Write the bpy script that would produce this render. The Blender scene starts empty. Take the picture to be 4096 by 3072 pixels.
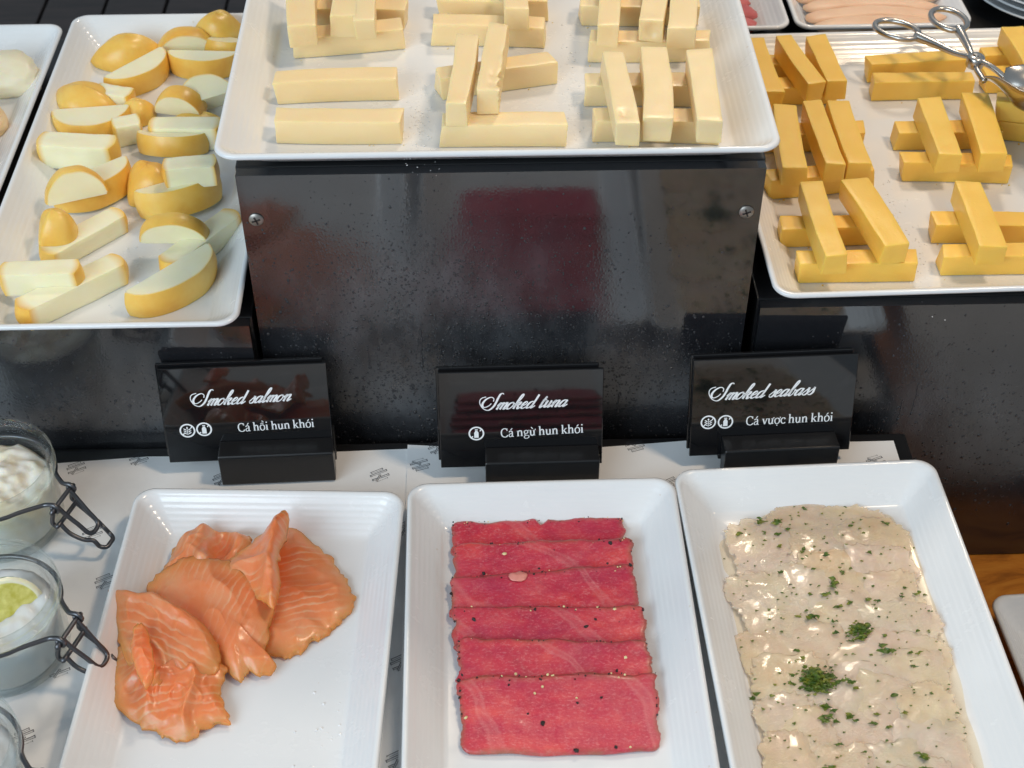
import bpy, bmesh, math, random
from mathutils import Vector, Matrix, noise

# ------------------------------------------------------------------ camera, world, lamps, exposure
scene = bpy.context.scene
COL = scene.collection
R = math.radians
cam_data = bpy.data.cameras.new('camera')
cam = bpy.data.objects.new('camera', cam_data)
COL.objects.link(cam)
cam.location = (0, 0, 0.73)
cam.rotation_euler = (R(47), 0, R(-1.53))
cam_data.sensor_width = 36
cam_data.lens = 51.27
cam_data.clip_start = 0.01
cam_data.clip_end = 50
cam_data.dof.use_dof = True
cam_data.dof.focus_distance = 0.95
cam_data.dof.aperture_fstop = 15
scene.camera = cam

world = bpy.data.worlds.new('World')
scene.world = world
world.use_nodes = True
bg = world.node_tree.nodes['Background']
bg.inputs[0].default_value = (0.74, 0.88, 1.0, 1)
bg.inputs[1].default_value = 0.38

def lamp(name, kind, loc, target, power, color, size, spot=None, blend=0.5):
    d = bpy.data.lights.new(name, kind)
    d.energy = power
    d.color = color
    if kind == 'AREA':
        d.shape = 'RECTANGLE'
        d.size, d.size_y = size
    else:
        d.shadow_soft_size = size
    if kind == 'SPOT':
        d.spot_size = R(spot)
        d.spot_blend = blend
    o = bpy.data.objects.new(name, d)
    COL.objects.link(o)
    o.location = loc
    o.rotation_euler = (Vector(target) - Vector(loc)).to_track_quat('-Z', 'Y').to_euler()
    return o
lamp('window_light', 'AREA', (-1.45, -1.05, 1.20), (0.0, 0.75, 0.08), 50, (0.74, 0.89, 1.0), (1.8, 1.3))
lamp('ceiling_lamp_back', 'SPOT', (0.42, 1.95, 1.62), (0.10, 0.86, 0.16), 46, (1.0, 0.84, 0.66), 0.13, 42, 0.7)
lamp('ceiling_lamp_right', 'SPOT', (0.90, 0.55, 1.80), (0.27, 0.72, 0.05), 52, (1.0, 0.77, 0.54), 0.13, 46, 0.6)

scene.view_settings.view_transform = 'Standard'
scene.view_settings.look = 'None'
scene.view_settings.exposure = -0.08
scene.view_settings.gamma = 1.0
scene.view_settings.use_curve_mapping = False
try:
    scene.cycles.max_bounces = 7
    scene.cycles.use_adaptive_sampling = True
    scene.cycles.adaptive_threshold = 0.02
    scene.cycles.transmission_bounces = 8
    scene.cycles.caustics_reflective = False
    scene.cycles.caustics_refractive = False
    scene.cycles.sample_clamp_indirect = 6
except Exception:
    pass

# ------------------------------------------------------------------ materials
MAT = {}
def nt_new(name):
    m = bpy.data.materials.new(name)
    m.use_nodes = True
    nt = m.node_tree
    MAT[name] = m
    return m, nt, nt.nodes['Principled BSDF']
def N(nt, t, **kw):
    n = nt.nodes.new(t)
    for k, v in kw.items():
        if isinstance(k, str) and hasattr(n, k) and k not in ('inputs',):
            setattr(n, k, v)
    return n
def setin(n, **kw):
    for k, v in kw.items():
        n.inputs[k.replace('_', ' ')].default_value = v
def coords(nt, scale=(1, 1, 1), rot=(0, 0, 0), loc=(0, 0, 0)):
    tc = nt.nodes.new('ShaderNodeTexCoord')
    mp = nt.nodes.new('ShaderNodeMapping')
    mp.inputs['Scale'].default_value = scale
    mp.inputs['Rotation'].default_value = rot
    mp.inputs['Location'].default_value = loc
    nt.links.new(tc.outputs['Object'], mp.inputs['Vector'])
    oi = nt.nodes.new('ShaderNodeObjectInfo')      # every piece gets its own stretch of grain
    ad = nt.nodes.new('ShaderNodeVectorMath')
    ad.operation = 'MULTIPLY_ADD'
    ad.inputs[1].default_value = (7.3, 5.1, 3.7)
    nt.links.new(oi.outputs['Random'], ad.inputs[0])
    nt.links.new(mp.outputs['Vector'], ad.inputs[2])
    return ad.outputs[0]
def noise_tex(nt, vec, scale, detail=4, rough=0.55, dist=0.0):
    n = nt.nodes.new('ShaderNodeTexNoise')
    n.inputs['Scale'].default_value = scale
    n.inputs['Detail'].default_value = detail
    n.inputs['Roughness'].default_value = rough
    n.inputs['Distortion'].default_value = dist
    nt.links.new(vec, n.inputs['Vector'])
    return n.outputs['Fac']
def ramp(nt, fac, stops):
    r = nt.nodes.new('ShaderNodeValToRGB')
    el = r.color_ramp.elements
    while len(el) < len(stops):
        el.new(0.5)
    for e, (p, c) in zip(el, stops):
        e.position = p
        e.color = (*c, 1) if len(c) == 3 else c
    nt.links.new(fac, r.inputs['Fac'])
    return r.outputs['Color']
def mix(nt, fac, a, b, mode='MIX'):
    m = nt.nodes.new('ShaderNodeMix')
    m.data_type = 'RGBA'
    m.blend_type = mode
    for sock, v in ((m.inputs[0], fac), (m.inputs[6], a), (m.inputs[7], b)):
        if hasattr(v, 'is_linked') or isinstance(v, bpy.types.NodeSocket):
            nt.links.new(v, sock)
        elif isinstance(v, (int, float)):
            sock.default_value = v
        else:
            sock.default_value = (*v, 1) if len(v) == 3 else v
    return m.outputs[2]
def math_n(nt, op, a, b=0.0, clamp=False):
    m = nt.nodes.new('ShaderNodeMath')
    m.operation = op
    m.use_clamp = clamp
    for s, v in zip(m.inputs, (a, b)):
        if isinstance(v, bpy.types.NodeSocket):
            nt.links.new(v, s)
        else:
            s.default_value = v
    return m.outputs[0]
def bump(nt, bsdf, height, strength, dist=0.001):
    b = nt.nodes.new('ShaderNodeBump')
    b.inputs['Strength'].default_value = strength
    b.inputs['Distance'].default_value = dist
    nt.links.new(height, b.inputs['Height'])
    nt.links.new(b.outputs['Normal'], bsdf.inputs['Normal'])
    return b
def attr(nt, name='mask'):
    a = nt.nodes.new('ShaderNodeAttribute')
    a.attribute_name = name
    return a.outputs['Fac']
def sss(b, w, rad, scale):
    b.inputs['Subsurface Weight'].default_value = w
    b.inputs['Subsurface Radius'].default_value = rad
    b.inputs['Subsurface Scale'].default_value = scale

def simple(name, color, rough=0.4, metal=0.0, ior=1.5, coat=0.0):
    m, nt, b = nt_new(name)
    b.inputs['Base Color'].default_value = (*color, 1)
    b.inputs['Roughness'].default_value = rough
    b.inputs['Metallic'].default_value = metal
    b.inputs['IOR'].default_value = ior
    b.inputs['Coat Weight'].default_value = coat
    b.inputs['Coat Roughness'].default_value = 0.05
    return m

def make_porcelain():
    m, nt, b = nt_new('porcelain')
    v = coords(nt)
    f = noise_tex(nt, v, 14, 3)
    c = ramp(nt, f, [(0.3, (0.77, 0.78, 0.79)), (0.7, (0.81, 0.82, 0.83))])
    sp = noise_tex(nt, coords(nt), 190, 2, 0.5)
    spots = ramp(nt, sp, [(0.755, (0, 0, 0)), (0.79, (1, 1, 1))])
    c2 = mix(nt, math_n(nt, 'MULTIPLY', spots, 0.25), c, (0.55, 0.40, 0.25))
    nt.links.new(c2, b.inputs['Base Color'])
    nt.links.new(ramp(nt, noise_tex(nt, coords(nt, (1, 1.6, 1)), 22, 5, 0.65), [(0.35, (0.10,) * 3), (0.70, (0.34,) * 3)]), b.inputs['Roughness'])
    b.inputs['Coat Weight'].default_value = 0.3
    b.inputs['Coat Roughness'].default_value = 0.06
    bump(nt, b, noise_tex(nt, coords(nt), 60, 3), 0.05, 0.001)
make_porcelain()

def make_cheese(name, base, deep, spot, deep2):
    m, nt, b = nt_new(name)
    v = coords(nt)
    f = noise_tex(nt, v, 38, 4, 0.6)
    c = ramp(nt, f, [(0.15, deep), (0.6, base), (0.9, tuple(min(1, x * 1.03) for x in base))])
    f2 = noise_tex(nt, coords(nt, (9, 90, 90)), 4, 3)
    c = mix(nt, math_n(nt, 'MULTIPLY', f2, 0.18), c, spot)
    oi = nt.nodes.new('ShaderNodeObjectInfo')
    c = mix(nt, math_n(nt, 'MULTIPLY', oi.outputs['Random'], 0.38), c, deep2)
    nt.links.new(c, b.inputs['Base Color'])
    rg = ramp(nt, noise_tex(nt, coords(nt), 45, 4), [(0.35, (0.30,) * 3), (0.65, (0.50,) * 3)])
    nt.links.new(rg, b.inputs['Roughness'])
    sss(b, 0.45, (1.0, 0.62, 0.22), 0.006)
    h = math_n(nt, 'ADD', math_n(nt, 'MULTIPLY', noise_tex(nt, coords(nt, (1, 5, 5)), 120, 4, 0.7), 0.6), math_n(nt, 'MULTIPLY', noise_tex(nt, coords(nt), 900, 2), 0.4))
    vo = nt.nodes.new('ShaderNodeTexVoronoi')
    vo.inputs['Scale'].default_value = 130
    nt.links.new(coords(nt), vo.inputs['Vector'])
    pores = ramp(nt, vo.outputs['Distance'], [(0.05, (0, 0, 0)), (0.16, (1, 1, 1))])
    knife = noise_tex(nt, coords(nt, (160, 6, 6)), 3, 3, 0.6)
    h = math_n(nt, 'ADD', math_n(nt, 'ADD', h, math_n(nt, 'MULTIPLY', pores, 0.5)), math_n(nt, 'MULTIPLY', knife, 0.35))
    bump(nt, b, h, 0.24, 0.0006)
make_cheese('pale_cheese', (0.88, 0.70, 0.40), (0.86, 0.655, 0.345), (0.89, 0.73, 0.44), (0.86, 0.62, 0.30))
make_cheese('yellow_cheese', (0.89, 0.575, 0.110), (0.85, 0.50, 0.070), (0.90, 0.63, 0.17), (0.87, 0.50, 0.060))
make_cheese('white_cheese', (0.88, 0.83, 0.64), (0.84, 0.76, 0.52), (0.74, 0.52, 0.24), (0.86, 0.78, 0.56))
make_cheese('tan_cheese', (0.82, 0.60, 0.34), (0.72, 0.46, 0.20), (0.88, 0.70, 0.45), (0.80, 0.55, 0.28))

def make_smoked():
    m, nt, b = nt_new('smoked_cheese')
    a = attr(nt)
    f = noise_tex(nt, coords(nt), 45, 4)
    inside = ramp(nt, f, [(0.3, (0.91, 0.84, 0.55)), (0.7, (0.94, 0.885, 0.645))])
    rind = ramp(nt, noise_tex(nt, coords(nt), 30, 4, 0.6), [(0.25, (0.78, 0.39, 0.055)), (0.5, (0.88, 0.53, 0.10)), (0.75, (0.92, 0.64, 0.18))])
    edge = math_n(nt, 'POWER', a, 1.3)
    c = mix(nt, edge, inside, rind)
    nt.links.new(c, b.inputs['Base Color'])
    b.inputs['Roughness'].default_value = 0.34
    sss(b, 0.4, (1.0, 0.65, 0.25), 0.006)
    h = noise_tex(nt, coords(nt), 130, 5, 0.6)
    bump(nt, b, h, 0.22, 0.0006)
make_smoked()

def make_salmon(name, rot, scale):
    m, nt, b = nt_new(name)
    v = coords(nt, rot=(0, 0, rot))
    f = noise_tex(nt, v, 26, 5, 0.6)
    c = ramp(nt, f, [(0.22, (0.88, 0.165, 0.035)), (0.5, (0.96, 0.250, 0.090)), (0.8, (0.97, 0.40, 0.22))])
    w = nt.nodes.new('ShaderNodeTexWave')
    w.wave_profile = 'SAW'
    w.inputs['Scale'].default_value = scale
    w.inputs['Distortion'].default_value = 5.5
    w.inputs['Detail'].default_value = 3
    w.inputs['Detail Scale'].default_value = 0.9
    w.inputs['Detail Roughness'].default_value = 0.6
    nt.links.new(v, w.inputs['Vector'])
    lines = ramp(nt, w.outputs['Fac'], [(0.60, (0, 0, 0)), (0.90, (1, 1, 1)), (1.0, (0.1, 0.1, 0.1))])
    breakup = ramp(nt, noise_tex(nt, coords(nt), 40, 3), [(0.38, (0, 0, 0)), (0.66, (1, 1, 1))])
    k = math_n(nt, 'MULTIPLY', math_n(nt, 'MULTIPLY', lines, breakup), 0.52)
    c = mix(nt, k, c, (0.94, 0.60, 0.40))
    e = attr(nt)
    c = mix(nt, math_n(nt, 'MULTIPLY', math_n(nt, 'POWER', e, 4.0), 0.6), c, (0.92, 0.46, 0.12))
    nt.links.new(c, b.inputs['Base Color'])
    b.inputs['Roughness'].default_value = 0.38
    b.inputs['Coat Weight'].default_value = 0.22
    b.inputs['Coat Roughness'].default_value = 0.15
    sss(b, 0.65, (1.0, 0.38, 0.16), 0.006)
    h = math_n(nt, 'ADD', math_n(nt, 'MULTIPLY', w.outputs['Fac'], 0.25), noise_tex(nt, coords(nt), 260, 4, 0.65))
    bump(nt, b, h, 0.28, 0.0006)
    # thin cut edges let light through
    out = nt.nodes['Material Output']
    tr = nt.nodes.new('ShaderNodeBsdfTransparent')
    tr.inputs['Color'].default_value = (1.0, 0.72, 0.42, 1)
    ms = nt.nodes.new('ShaderNodeMixShader')
    nt.links.new(math_n(nt, 'MULTIPLY', math_n(nt, 'POWER', e, 7.0), 0.45), ms.inputs[0])
    nt.links.new(b.outputs[0], ms.inputs[1])
    nt.links.new(tr.outputs[0], ms.inputs[2])
    nt.links.new(ms.outputs[0], out.inputs['Surface'])
make_salmon('salmon_flesh_a', R(18), 70)
make_salmon('salmon_flesh_b', R(78), 60)
make_salmon('salmon_flesh_c', R(118), 58)

def make_tuna():
    m, nt, b = nt_new('tuna_flesh')
    f = noise_tex(nt, coords(nt, (1, 1.6, 1)), 30, 5, 0.6)
    c = ramp(nt, f, [(0.25, (0.42, 0.018, 0.055)), (0.48, (0.62, 0.038, 0.068)), (0.70, (0.80, 0.100, 0.092))])
    fine = ramp(nt, noise_tex(nt, coords(nt, (1, 1.8, 1)), 420, 4, 0.7), [(0.50, (0, 0, 0)), (0.74, (1, 1, 1))])
    c = mix(nt, math_n(nt, 'MULTIPLY', fine, 0.5), c, (0.80, 0.36, 0.36))  # pale flesh speckle, strengthened in the colour to stand for wet sparkle
    dark = ramp(nt, noise_tex(nt, coords(nt, (1, 2.2, 1), loc=(4, 4, 0)), 16, 4), [(0.40, (0, 0, 0)), (0.66, (1, 1, 1))])
    c = mix(nt, math_n(nt, 'MULTIPLY', dark, 0.5), c, (0.44, 0.028, 0.090))
    w = nt.nodes.new('ShaderNodeTexWave')
    w.inputs['Scale'].default_value = 5
    w.inputs['Distortion'].default_value = 14
    w.inputs['Detail'].default_value = 4
    w.inputs['Detail Scale'].default_value = 0.6
    nt.links.new(coords(nt, rot=(0, 0, R(-35))), w.inputs['Vector'])
    veins = ramp(nt, w.outputs['Fac'], [(0.955, (0, 0, 0)), (0.985, (1, 1, 1)), (1.0, (0.4, 0.4, 0.4))])
    c = mix(nt, math_n(nt, 'MULTIPLY', veins, 0.22), c, (0.78, 0.36, 0.33))
    e = attr(nt)
    n2 = ramp(nt, noise_tex(nt, coords(nt), 75, 4), [(0.36, (0.1, 0.1, 0.1)), (0.60, (1, 1, 1))])
    k = math_n(nt, 'MULTIPLY', math_n(nt, 'POWER', e, 1.5), n2, True)
    c = mix(nt, math_n(nt, 'MULTIPLY', k, 0.8), c, (0.33, 0.135, 0.075))
    nt.links.new(c, b.inputs['Base Color'])
    b.inputs['Roughness'].default_value = 0.30
    b.inputs['Coat Weight'].default_value = 0.2
    b.inputs['Coat Roughness'].default_value = 0.12
    sss(b, 0.25, (1.0, 0.25, 0.18), 0.003)
    h = math_n(nt, 'ADD', noise_tex(nt, coords(nt), 500, 4, 0.7), math_n(nt, 'MULTIPLY', noise_tex(nt, coords(nt), 80, 4), 0.8))
    bump(nt, b, h, 0.5, 0.0008)
make_tuna()
make_pale = simple('tuna_pale', (0.74, 0.27, 0.22), 0.35)

def make_seabass():
    m, nt, b = nt_new('seabass_flesh')
    f = noise_tex(nt, coords(nt), 26, 5, 0.6)
    c = ramp(nt, f, [(0.20, (0.92, 0.60, 0.36)), (0.42, (0.94, 0.77, 0.54)), (0.56, (0.94, 0.71, 0.58)), (0.78, (0.95, 0.87, 0.70))])
    oi = nt.nodes.new('ShaderNodeObjectInfo')
    c = mix(nt, 0.32, c, ramp(nt, oi.outputs['Random'], [(0.0, (0.95, 0.87, 0.68)), (0.35, (0.93, 0.62, 0.38)), (0.65, (0.94, 0.72, 0.60)), (1.0, (0.86, 0.80, 0.68))]))
    grey = ramp(nt, noise_tex(nt, coords(nt, loc=(3, 1, 0)), 34, 3), [(0.62, (0, 0, 0)), (0.74, (1, 1, 1))])
    c = mix(nt, math_n(nt, 'MULTIPLY', grey, 0.45), c, (0.52, 0.52, 0.44))
    e = attr(nt)
    c = mix(nt, math_n(nt, 'MULTIPLY', math_n(nt, 'POWER', e, 6), 0.25), c, (0.95, 0.86, 0.70))
    nt.links.new(c, b.inputs['Base Color'])
    b.inputs['Roughness'].default_value = 0.15
    b.inputs['Coat Weight'].default_value = 0.4
    b.inputs['Coat Roughness'].default_value = 0.07
    sss(b, 0.4, (1.0, 0.6, 0.35), 0.004)
    zone = ramp(nt, noise_tex(nt, coords(nt, loc=(7, 2, 0)), 34, 3), [(0.36, (0.10, 0.10, 0.10)), (0.62, (1, 1, 1))])
    fine = math_n(nt, 'MULTIPLY', noise_tex(nt, coords(nt, (1, 1.7, 1)), 480, 3, 0.6), zone)
    h = math_n(nt, 'ADD', math_n(nt, 'MULTIPLY', noise_tex(nt, coords(nt), 120, 3, 0.5), 0.28), fine)
    bump(nt, b, h, 0.75, 0.0011)
    # thin raw fish lets the plate and the slice below show through
    out = nt.nodes['Material Output']
    tr = nt.nodes.new('ShaderNodeBsdfTransparent')
    tr.inputs['Color'].default_value = (1.0, 0.965, 0.92, 1)
    ms = nt.nodes.new('ShaderNodeMixShader')
    k = math_n(nt, 'ADD', 0.34, math_n(nt, 'MULTIPLY', noise_tex(nt, coords(nt), 50, 3), 0.42), True)
    nt.links.new(k, ms.inputs[0])
    nt.links.new(tr.outputs[0], ms.inputs[1])
    nt.links.new(b.outputs[0], ms.inputs[2])
    nt.links.new(ms.outputs[0], out.inputs['Surface'])
make_seabass()

def make_ham(name, c1, c2):
    m, nt, b = nt_new(name)
    f = noise_tex(nt, coords(nt), 40, 4)
    nt.links.new(ramp(nt, f, [(0.3, c1), (0.7, c2)]), b.inputs['Base Color'])
    b.inputs['Roughness'].default_value = 0.45
    sss(b, 0.3, (1, 0.5, 0.3), 0.004)
make_ham('ham_pink', (0.80, 0.50, 0.32), (0.86, 0.58, 0.40))
make_ham('beef_red', (0.46, 0.09, 0.09), (0.60, 0.16, 0.15))

def make_lacquer():
    # black lacquered board, misted with condensation in the band where the mask says so
    m, nt, b = nt_new('black_lacquer')
    f = noise_tex(nt, coords(nt), 6, 4)
    c = ramp(nt, f, [(0.3, (0.010, 0.010, 0.012)), (0.75, (0.022, 0.022, 0.025))])
    b.inputs['IOR'].default_value = 1.85
    fog = attr(nt)
    cl = noise_tex(nt, coords(nt, (1, 1, 0.6)), 13, 5, 0.65)
    fogk = math_n(nt, 'MULTIPLY', fog, ramp(nt, cl, [(0.28, (0, 0, 0)), (0.50, (1, 1, 1))]), True)
    mist = math_n(nt, 'MULTIPLY', fogk, ramp(nt, noise_tex(nt, coords(nt, (1, 1, 0.5)), 30, 5, 0.7), [(0.35, (0, 0, 0)), (0.7, (1, 1, 1))]))
    c = mix(nt, math_n(nt, 'MULTIPLY', mist, 0.75), c, (0.105, 0.108, 0.116))
    nt.links.new(c, b.inputs['Base Color'])
    smear = ramp(nt, noise_tex(nt, coords(nt, (1.4, 1, 0.35)), 11, 4, 0.6), [(0.45, (0, 0, 0)), (0.75, (1, 1, 1))])
    rr = math_n(nt, 'ADD', math_n(nt, 'ADD', 0.045, math_n(nt, 'MULTIPLY', fogk, 0.34)), math_n(nt, 'MULTIPLY', smear, 0.10))
    nt.links.new(rr, b.inputs['Roughness'])
    vo = nt.nodes.new('ShaderNodeTexVoronoi')
    vo.feature = 'F1'
    vo.inputs['Scale'].default_value = 520
    nt.links.new(coords(nt, (1, 1, 0.72)), vo.inputs['Vector'])
    drops = ramp(nt, vo.outputs['Distance'], [(0.0, (1, 1, 1)), (0.55, (0.0, 0.0, 0.0))])
    h = math_n(nt, 'MULTIPLY', math_n(nt, 'ADD', drops, math_n(nt, 'MULTIPLY', noise_tex(nt, coords(nt), 420, 3), 0.6)), fogk)
    h2 = math_n(nt, 'ADD', h, math_n(nt, 'MULTIPLY', noise_tex(nt, coords(nt, (1, 1, 3)), 18, 2), 0.02))
    bump(nt, b, h2, 0.20, 0.0006)
make_lacquer()
simple('black_acrylic', (0.008, 0.008, 0.009), 0.05, 0, 1.6)
simple('black_satin', (0.012, 0.012, 0.013), 0.28, 0, 1.5)
simple('ink_white', (0.90, 0.91, 0.92), 0.45)
simple('ink_grey', (0.045, 0.05, 0.065), 0.6)
simple('steel', (0.50, 0.47, 0.44), 0.26, 1.0)
simple('dark_wire', (0.13, 0.13, 0.14), 0.36, 1.0)
simple('screw_metal', (0.34, 0.31, 0.28), 0.42, 1.0)
simple('pepper_black', (0.018, 0.014, 0.014), 0.5)
simple('pepper_white', (0.80, 0.68, 0.36), 0.45)

def make_parsley():
    m, nt, b = nt_new('parsley_green')
    f = noise_tex(nt, coords(nt), 160, 3)
    nt.links.new(ramp(nt, f, [(0.3, (0.022, 0.065, 0.008)), (0.50, (0.085, 0.14, 0.012)), (0.70, (0.24, 0.23, 0.02))]), b.inputs['Base Color'])
    b.inputs['Roughness'].default_value = 0.4
make_parsley()

def make_paper():
    m, nt, b = nt_new('printed_paper')
    f = noise_tex(nt, coords(nt), 16, 6, 0.7)
    c = ramp(nt, f, [(0.25, (0.86, 0.87, 0.89)), (0.5, (0.93, 0.94, 0.95)), (0.8, (0.95, 0.95, 0.95))])
    st = ramp(nt, noise_tex(nt, coords(nt, loc=(2, 5, 0)), 9, 3), [(0.64, (0, 0, 0)), (0.69, (1, 1, 1))])
    c = mix(nt, math_n(nt, 'MULTIPLY', st, 0.3), c, (0.62, 0.62, 0.62))
    nt.links.new(c, b.inputs['Base Color'])
    b.inputs['Roughness'].default_value = 0.55
    bump(nt, b, noise_tex(nt, coords(nt), 45, 4), 0.12, 0.001)
make_paper()

def make_wood():
    m, nt, b = nt_new('burl_wood')
    v = coords(nt, (3, 9, 3))
    f = noise_tex(nt, v, 5, 6, 0.65, 1.2)
    c = ramp(nt, f, [(0.25, (0.16, 0.045, 0.008)), (0.5, (0.55, 0.20, 0.026)), (0.75, (0.70, 0.33, 0.055))])
    nt.links.new(c, b.inputs['Base Color'])
    b.inputs['Roughness'].default_value = 0.3
    bump(nt, b, f, 0.1, 0.002)
    m, nt, b = nt_new('dark_wood')
    f = noise_tex(nt, coords(nt, (4, 30, 4)), 3, 4, 0.6)
    nt.links.new(ramp(nt, f, [(0.3, (0.014, 0.009, 0.008)), (0.7, (0.050, 0.030, 0.026))]), b.inputs['Base Color'])
    b.inputs['Roughness'].default_value = 0.42
make_wood()

def make_bead():
    m, nt, b = nt_new('bead_water')
    b.inputs['Base Color'].default_value = (0.035, 0.035, 0.038, 1)
    b.inputs['Roughness'].default_value = 0.12
    b.inputs['IOR'].default_value = 1.6
make_bead()
def make_glass():
    m, nt, b = nt_new('jar_glass')
    b.inputs['Base Color'].default_value = (0.99, 1.0, 0.998, 1)
    b.inputs['Transmission Weight'].default_value = 1.0
    b.inputs['Roughness'].default_value = 0.02
    b.inputs['IOR'].default_value = 1.46
    out = nt.nodes['Material Output']
    tr = nt.nodes.new('ShaderNodeBsdfTransparent')
    tr.inputs['Color'].default_value = (0.975, 0.993, 0.988, 1)
    ms = nt.nodes.new('ShaderNodeMixShader')
    lw = nt.nodes.new('ShaderNodeLayerWeight')
    lw.inputs['Blend'].default_value = 0.28
    k = math_n(nt, 'ADD', math_n(nt, 'MULTIPLY', lw.outputs['Facing'], 0.42), 0.05, True)
    nt.links.new(k, ms.inputs[0])
    nt.links.new(tr.outputs[0], ms.inputs[1])
    nt.links.new(b.outputs[0], ms.inputs[2])
    nt.links.new(ms.outputs[0], out.inputs['Surface'])
    m, nt, b = nt_new('water')
    b.inputs['Base Color'].default_value = (0.86, 0.86, 0.86, 1)
    b.inputs['Roughness'].default_value = 0.02
    b.inputs['IOR'].default_value = 1.5
    m, nt, b = nt_new('ice')
    b.inputs['Base Color'].default_value = (0.90, 0.93, 0.95, 1)
    b.inputs['Transmission Weight'].default_value = 0.25
    sss(b, 0.5, (1, 1, 1), 0.008)
    b.inputs['Roughness'].default_value = 0.18
    b.inputs['IOR'].default_value = 1.31
    bump(nt, b, noise_tex(nt, coords(nt), 120, 3), 0.4, 0.001)
make_glass()
def make_cream():
    m, nt, b = nt_new('soft_cheese')
    f = noise_tex(nt, coords(nt), 60, 4)
    nt.links.new(ramp(nt, f, [(0.3, (0.84, 0.74, 0.52)), (0.6, (0.90, 0.87, 0.78))]), b.inputs['Base Color'])
    b.inputs['Roughness'].default_value = 0.35
    sss(b, 0.4, (1, 0.8, 0.5), 0.006)
    bump(nt, b, noise_tex(nt, coords(nt), 140, 4), 0.4, 0.001)
    m, nt, b = nt_new('lime_flesh')
    a = attr(nt)
    f = noise_tex(nt, coords(nt), 200, 3)
    pulp = ramp(nt, f, [(0.3, (0.55, 0.52, 0.08)), (0.7, (0.80, 0.78, 0.28))])
    nt.links.new(mix(nt, a, pulp, (0.86, 0.88, 0.68)), b.inputs['Base Color'])
    b.inputs['Roughness'].default_value = 0.25
    sss(b, 0.4, (0.8, 1, 0.3), 0.004)
    simple('lime_peel', (0.10, 0.25, 0.02), 0.3)
make_cream()

# ------------------------------------------------------------------ helpers
def link(name, me, mats, parent=None, smooth=True, matrix=None):
    o = bpy.data.objects.new(name, me)
    COL.objects.link(o)
    for k in (mats if isinstance(mats, (list, tuple)) else [mats]):
        me.materials.append(MAT[k])
    if smooth:
        me.polygons.foreach_set('use_smooth', [True] * len(me.polygons))
    if parent is not None:
        o.parent = parent
    if matrix is not None:
        o.matrix_local = matrix
    return o
def mesh(name, verts, faces, mask=None, midx=None):
    me = bpy.data.meshes.new(name)
    me.from_pydata([tuple(v) for v in verts], [], faces)
    if mask is not None:
        a = me.attributes.new('mask', 'FLOAT', 'POINT')
        a.data.foreach_set('value', [float(x) for x in mask])
    if midx is not None:
        me.polygons.foreach_set('material_index', midx)
    me.update()
    return me
def tag(o, label, cat, group=None, kind=None):
    if label: o['label'] = label
    if cat: o['category'] = cat
    if group: o['group'] = group
    if kind: o['kind'] = kind
    return o
def empty(name, loc=(0, 0, 0), rz=0.0):
    o = bpy.data.objects.new(name, None)
    COL.objects.link(o)
    o.empty_display_size = 0.01
    o.location = loc
    o.rotation_euler = (0, 0, rz)
    return o
def bm_mesh(bm, name):
    me = bpy.data.meshes.new(name)
    bm.normal_update()
    bm.to_mesh(me)
    bm.free()
    return me
def box_mesh(name, lo, hi, bev=0.0, seg=2, cuts=0):
    bm = bmesh.new()
    bmesh.ops.create_cube(bm, size=1)
    lo, hi = Vector(lo), Vector(hi)
    for v in bm.verts:
        v.co = Vector((lo[i] + (v.co[i] + 0.5) * (hi[i] - lo[i]) for i in range(3)))
    if bev:
        bmesh.ops.bevel(bm, geom=bm.edges[:], offset=bev, segments=seg, profile=0.6, affect='EDGES')
    return bm_mesh(bm, name)
def sharp(o, angle=35):
    me = o.data
    try:
        me.set_sharp_from_angle(angle=R(angle))
    except Exception:
        pass
    return o
def nz(x, y, z=0.0, s=1.0):
    return noise.noise(Vector((x * s, y * s, z)))
def catmull(pts, n, closed=False):
    P_ = [Vector(p) for p in pts]
    out = []
    m = len(P_)
    segs = m if closed else m - 1
    for i in range(segs):
        if closed:
            a, b, c, d = P_[(i - 1) % m], P_[i], P_[(i + 1) % m], P_[(i + 2) % m]
        else:
            a, b, c, d = P_[max(i - 1, 0)], P_[i], P_[i + 1], P_[min(i + 2, m - 1)]
        for k in range(n):
            t = k / n
            out.append(0.5 * ((2 * b) + (c - a) * t + (2 * a - 5 * b + 4 * c - d) * t * t + (3 * b - a - 3 * c + d) * t ** 3))
    if not closed:
        out.append(P_[-1])
    return out
def tube(bm, pts, rad, n=8, closed=False):
    """sweep a round wire along points"""
    m = len(pts)
    rings = []
    prev = None
    for i, p in enumerate(pts):
        a = pts[(i - 1) % m] if closed or i > 0 else pts[i]
        b = pts[(i + 1) % m] if closed or i < m - 1 else pts[i]
        t = (b - a).normalized()
        if prev is None:
            up = Vector((0, 0, 1)) if abs(t.z) < 0.9 else Vector((1, 0, 0))
            u = t.cross(up).normalized()
        else:
            u = (prev - t * prev.dot(t)).normalized()
        prev = u
        w = t.cross(u)
        r = rad[i] if isinstance(rad, (list, tuple)) else rad
        rings.append([bm.verts.new(p + (u * math.cos(2 * math.pi * k / n) + w * math.sin(2 * math.pi * k / n)) * r) for k in range(n)])
    for i in range(m if closed else m - 1):
        A, B = rings[i], rings[(i + 1) % m]
        for k in range(n):
            bm.faces.new((A[k], A[(k + 1) % n], B[(k + 1) % n], B[k]))
    if not closed:
        bm.faces.new(rings[0][::-1])
        bm.faces.new(rings[-1])
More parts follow.
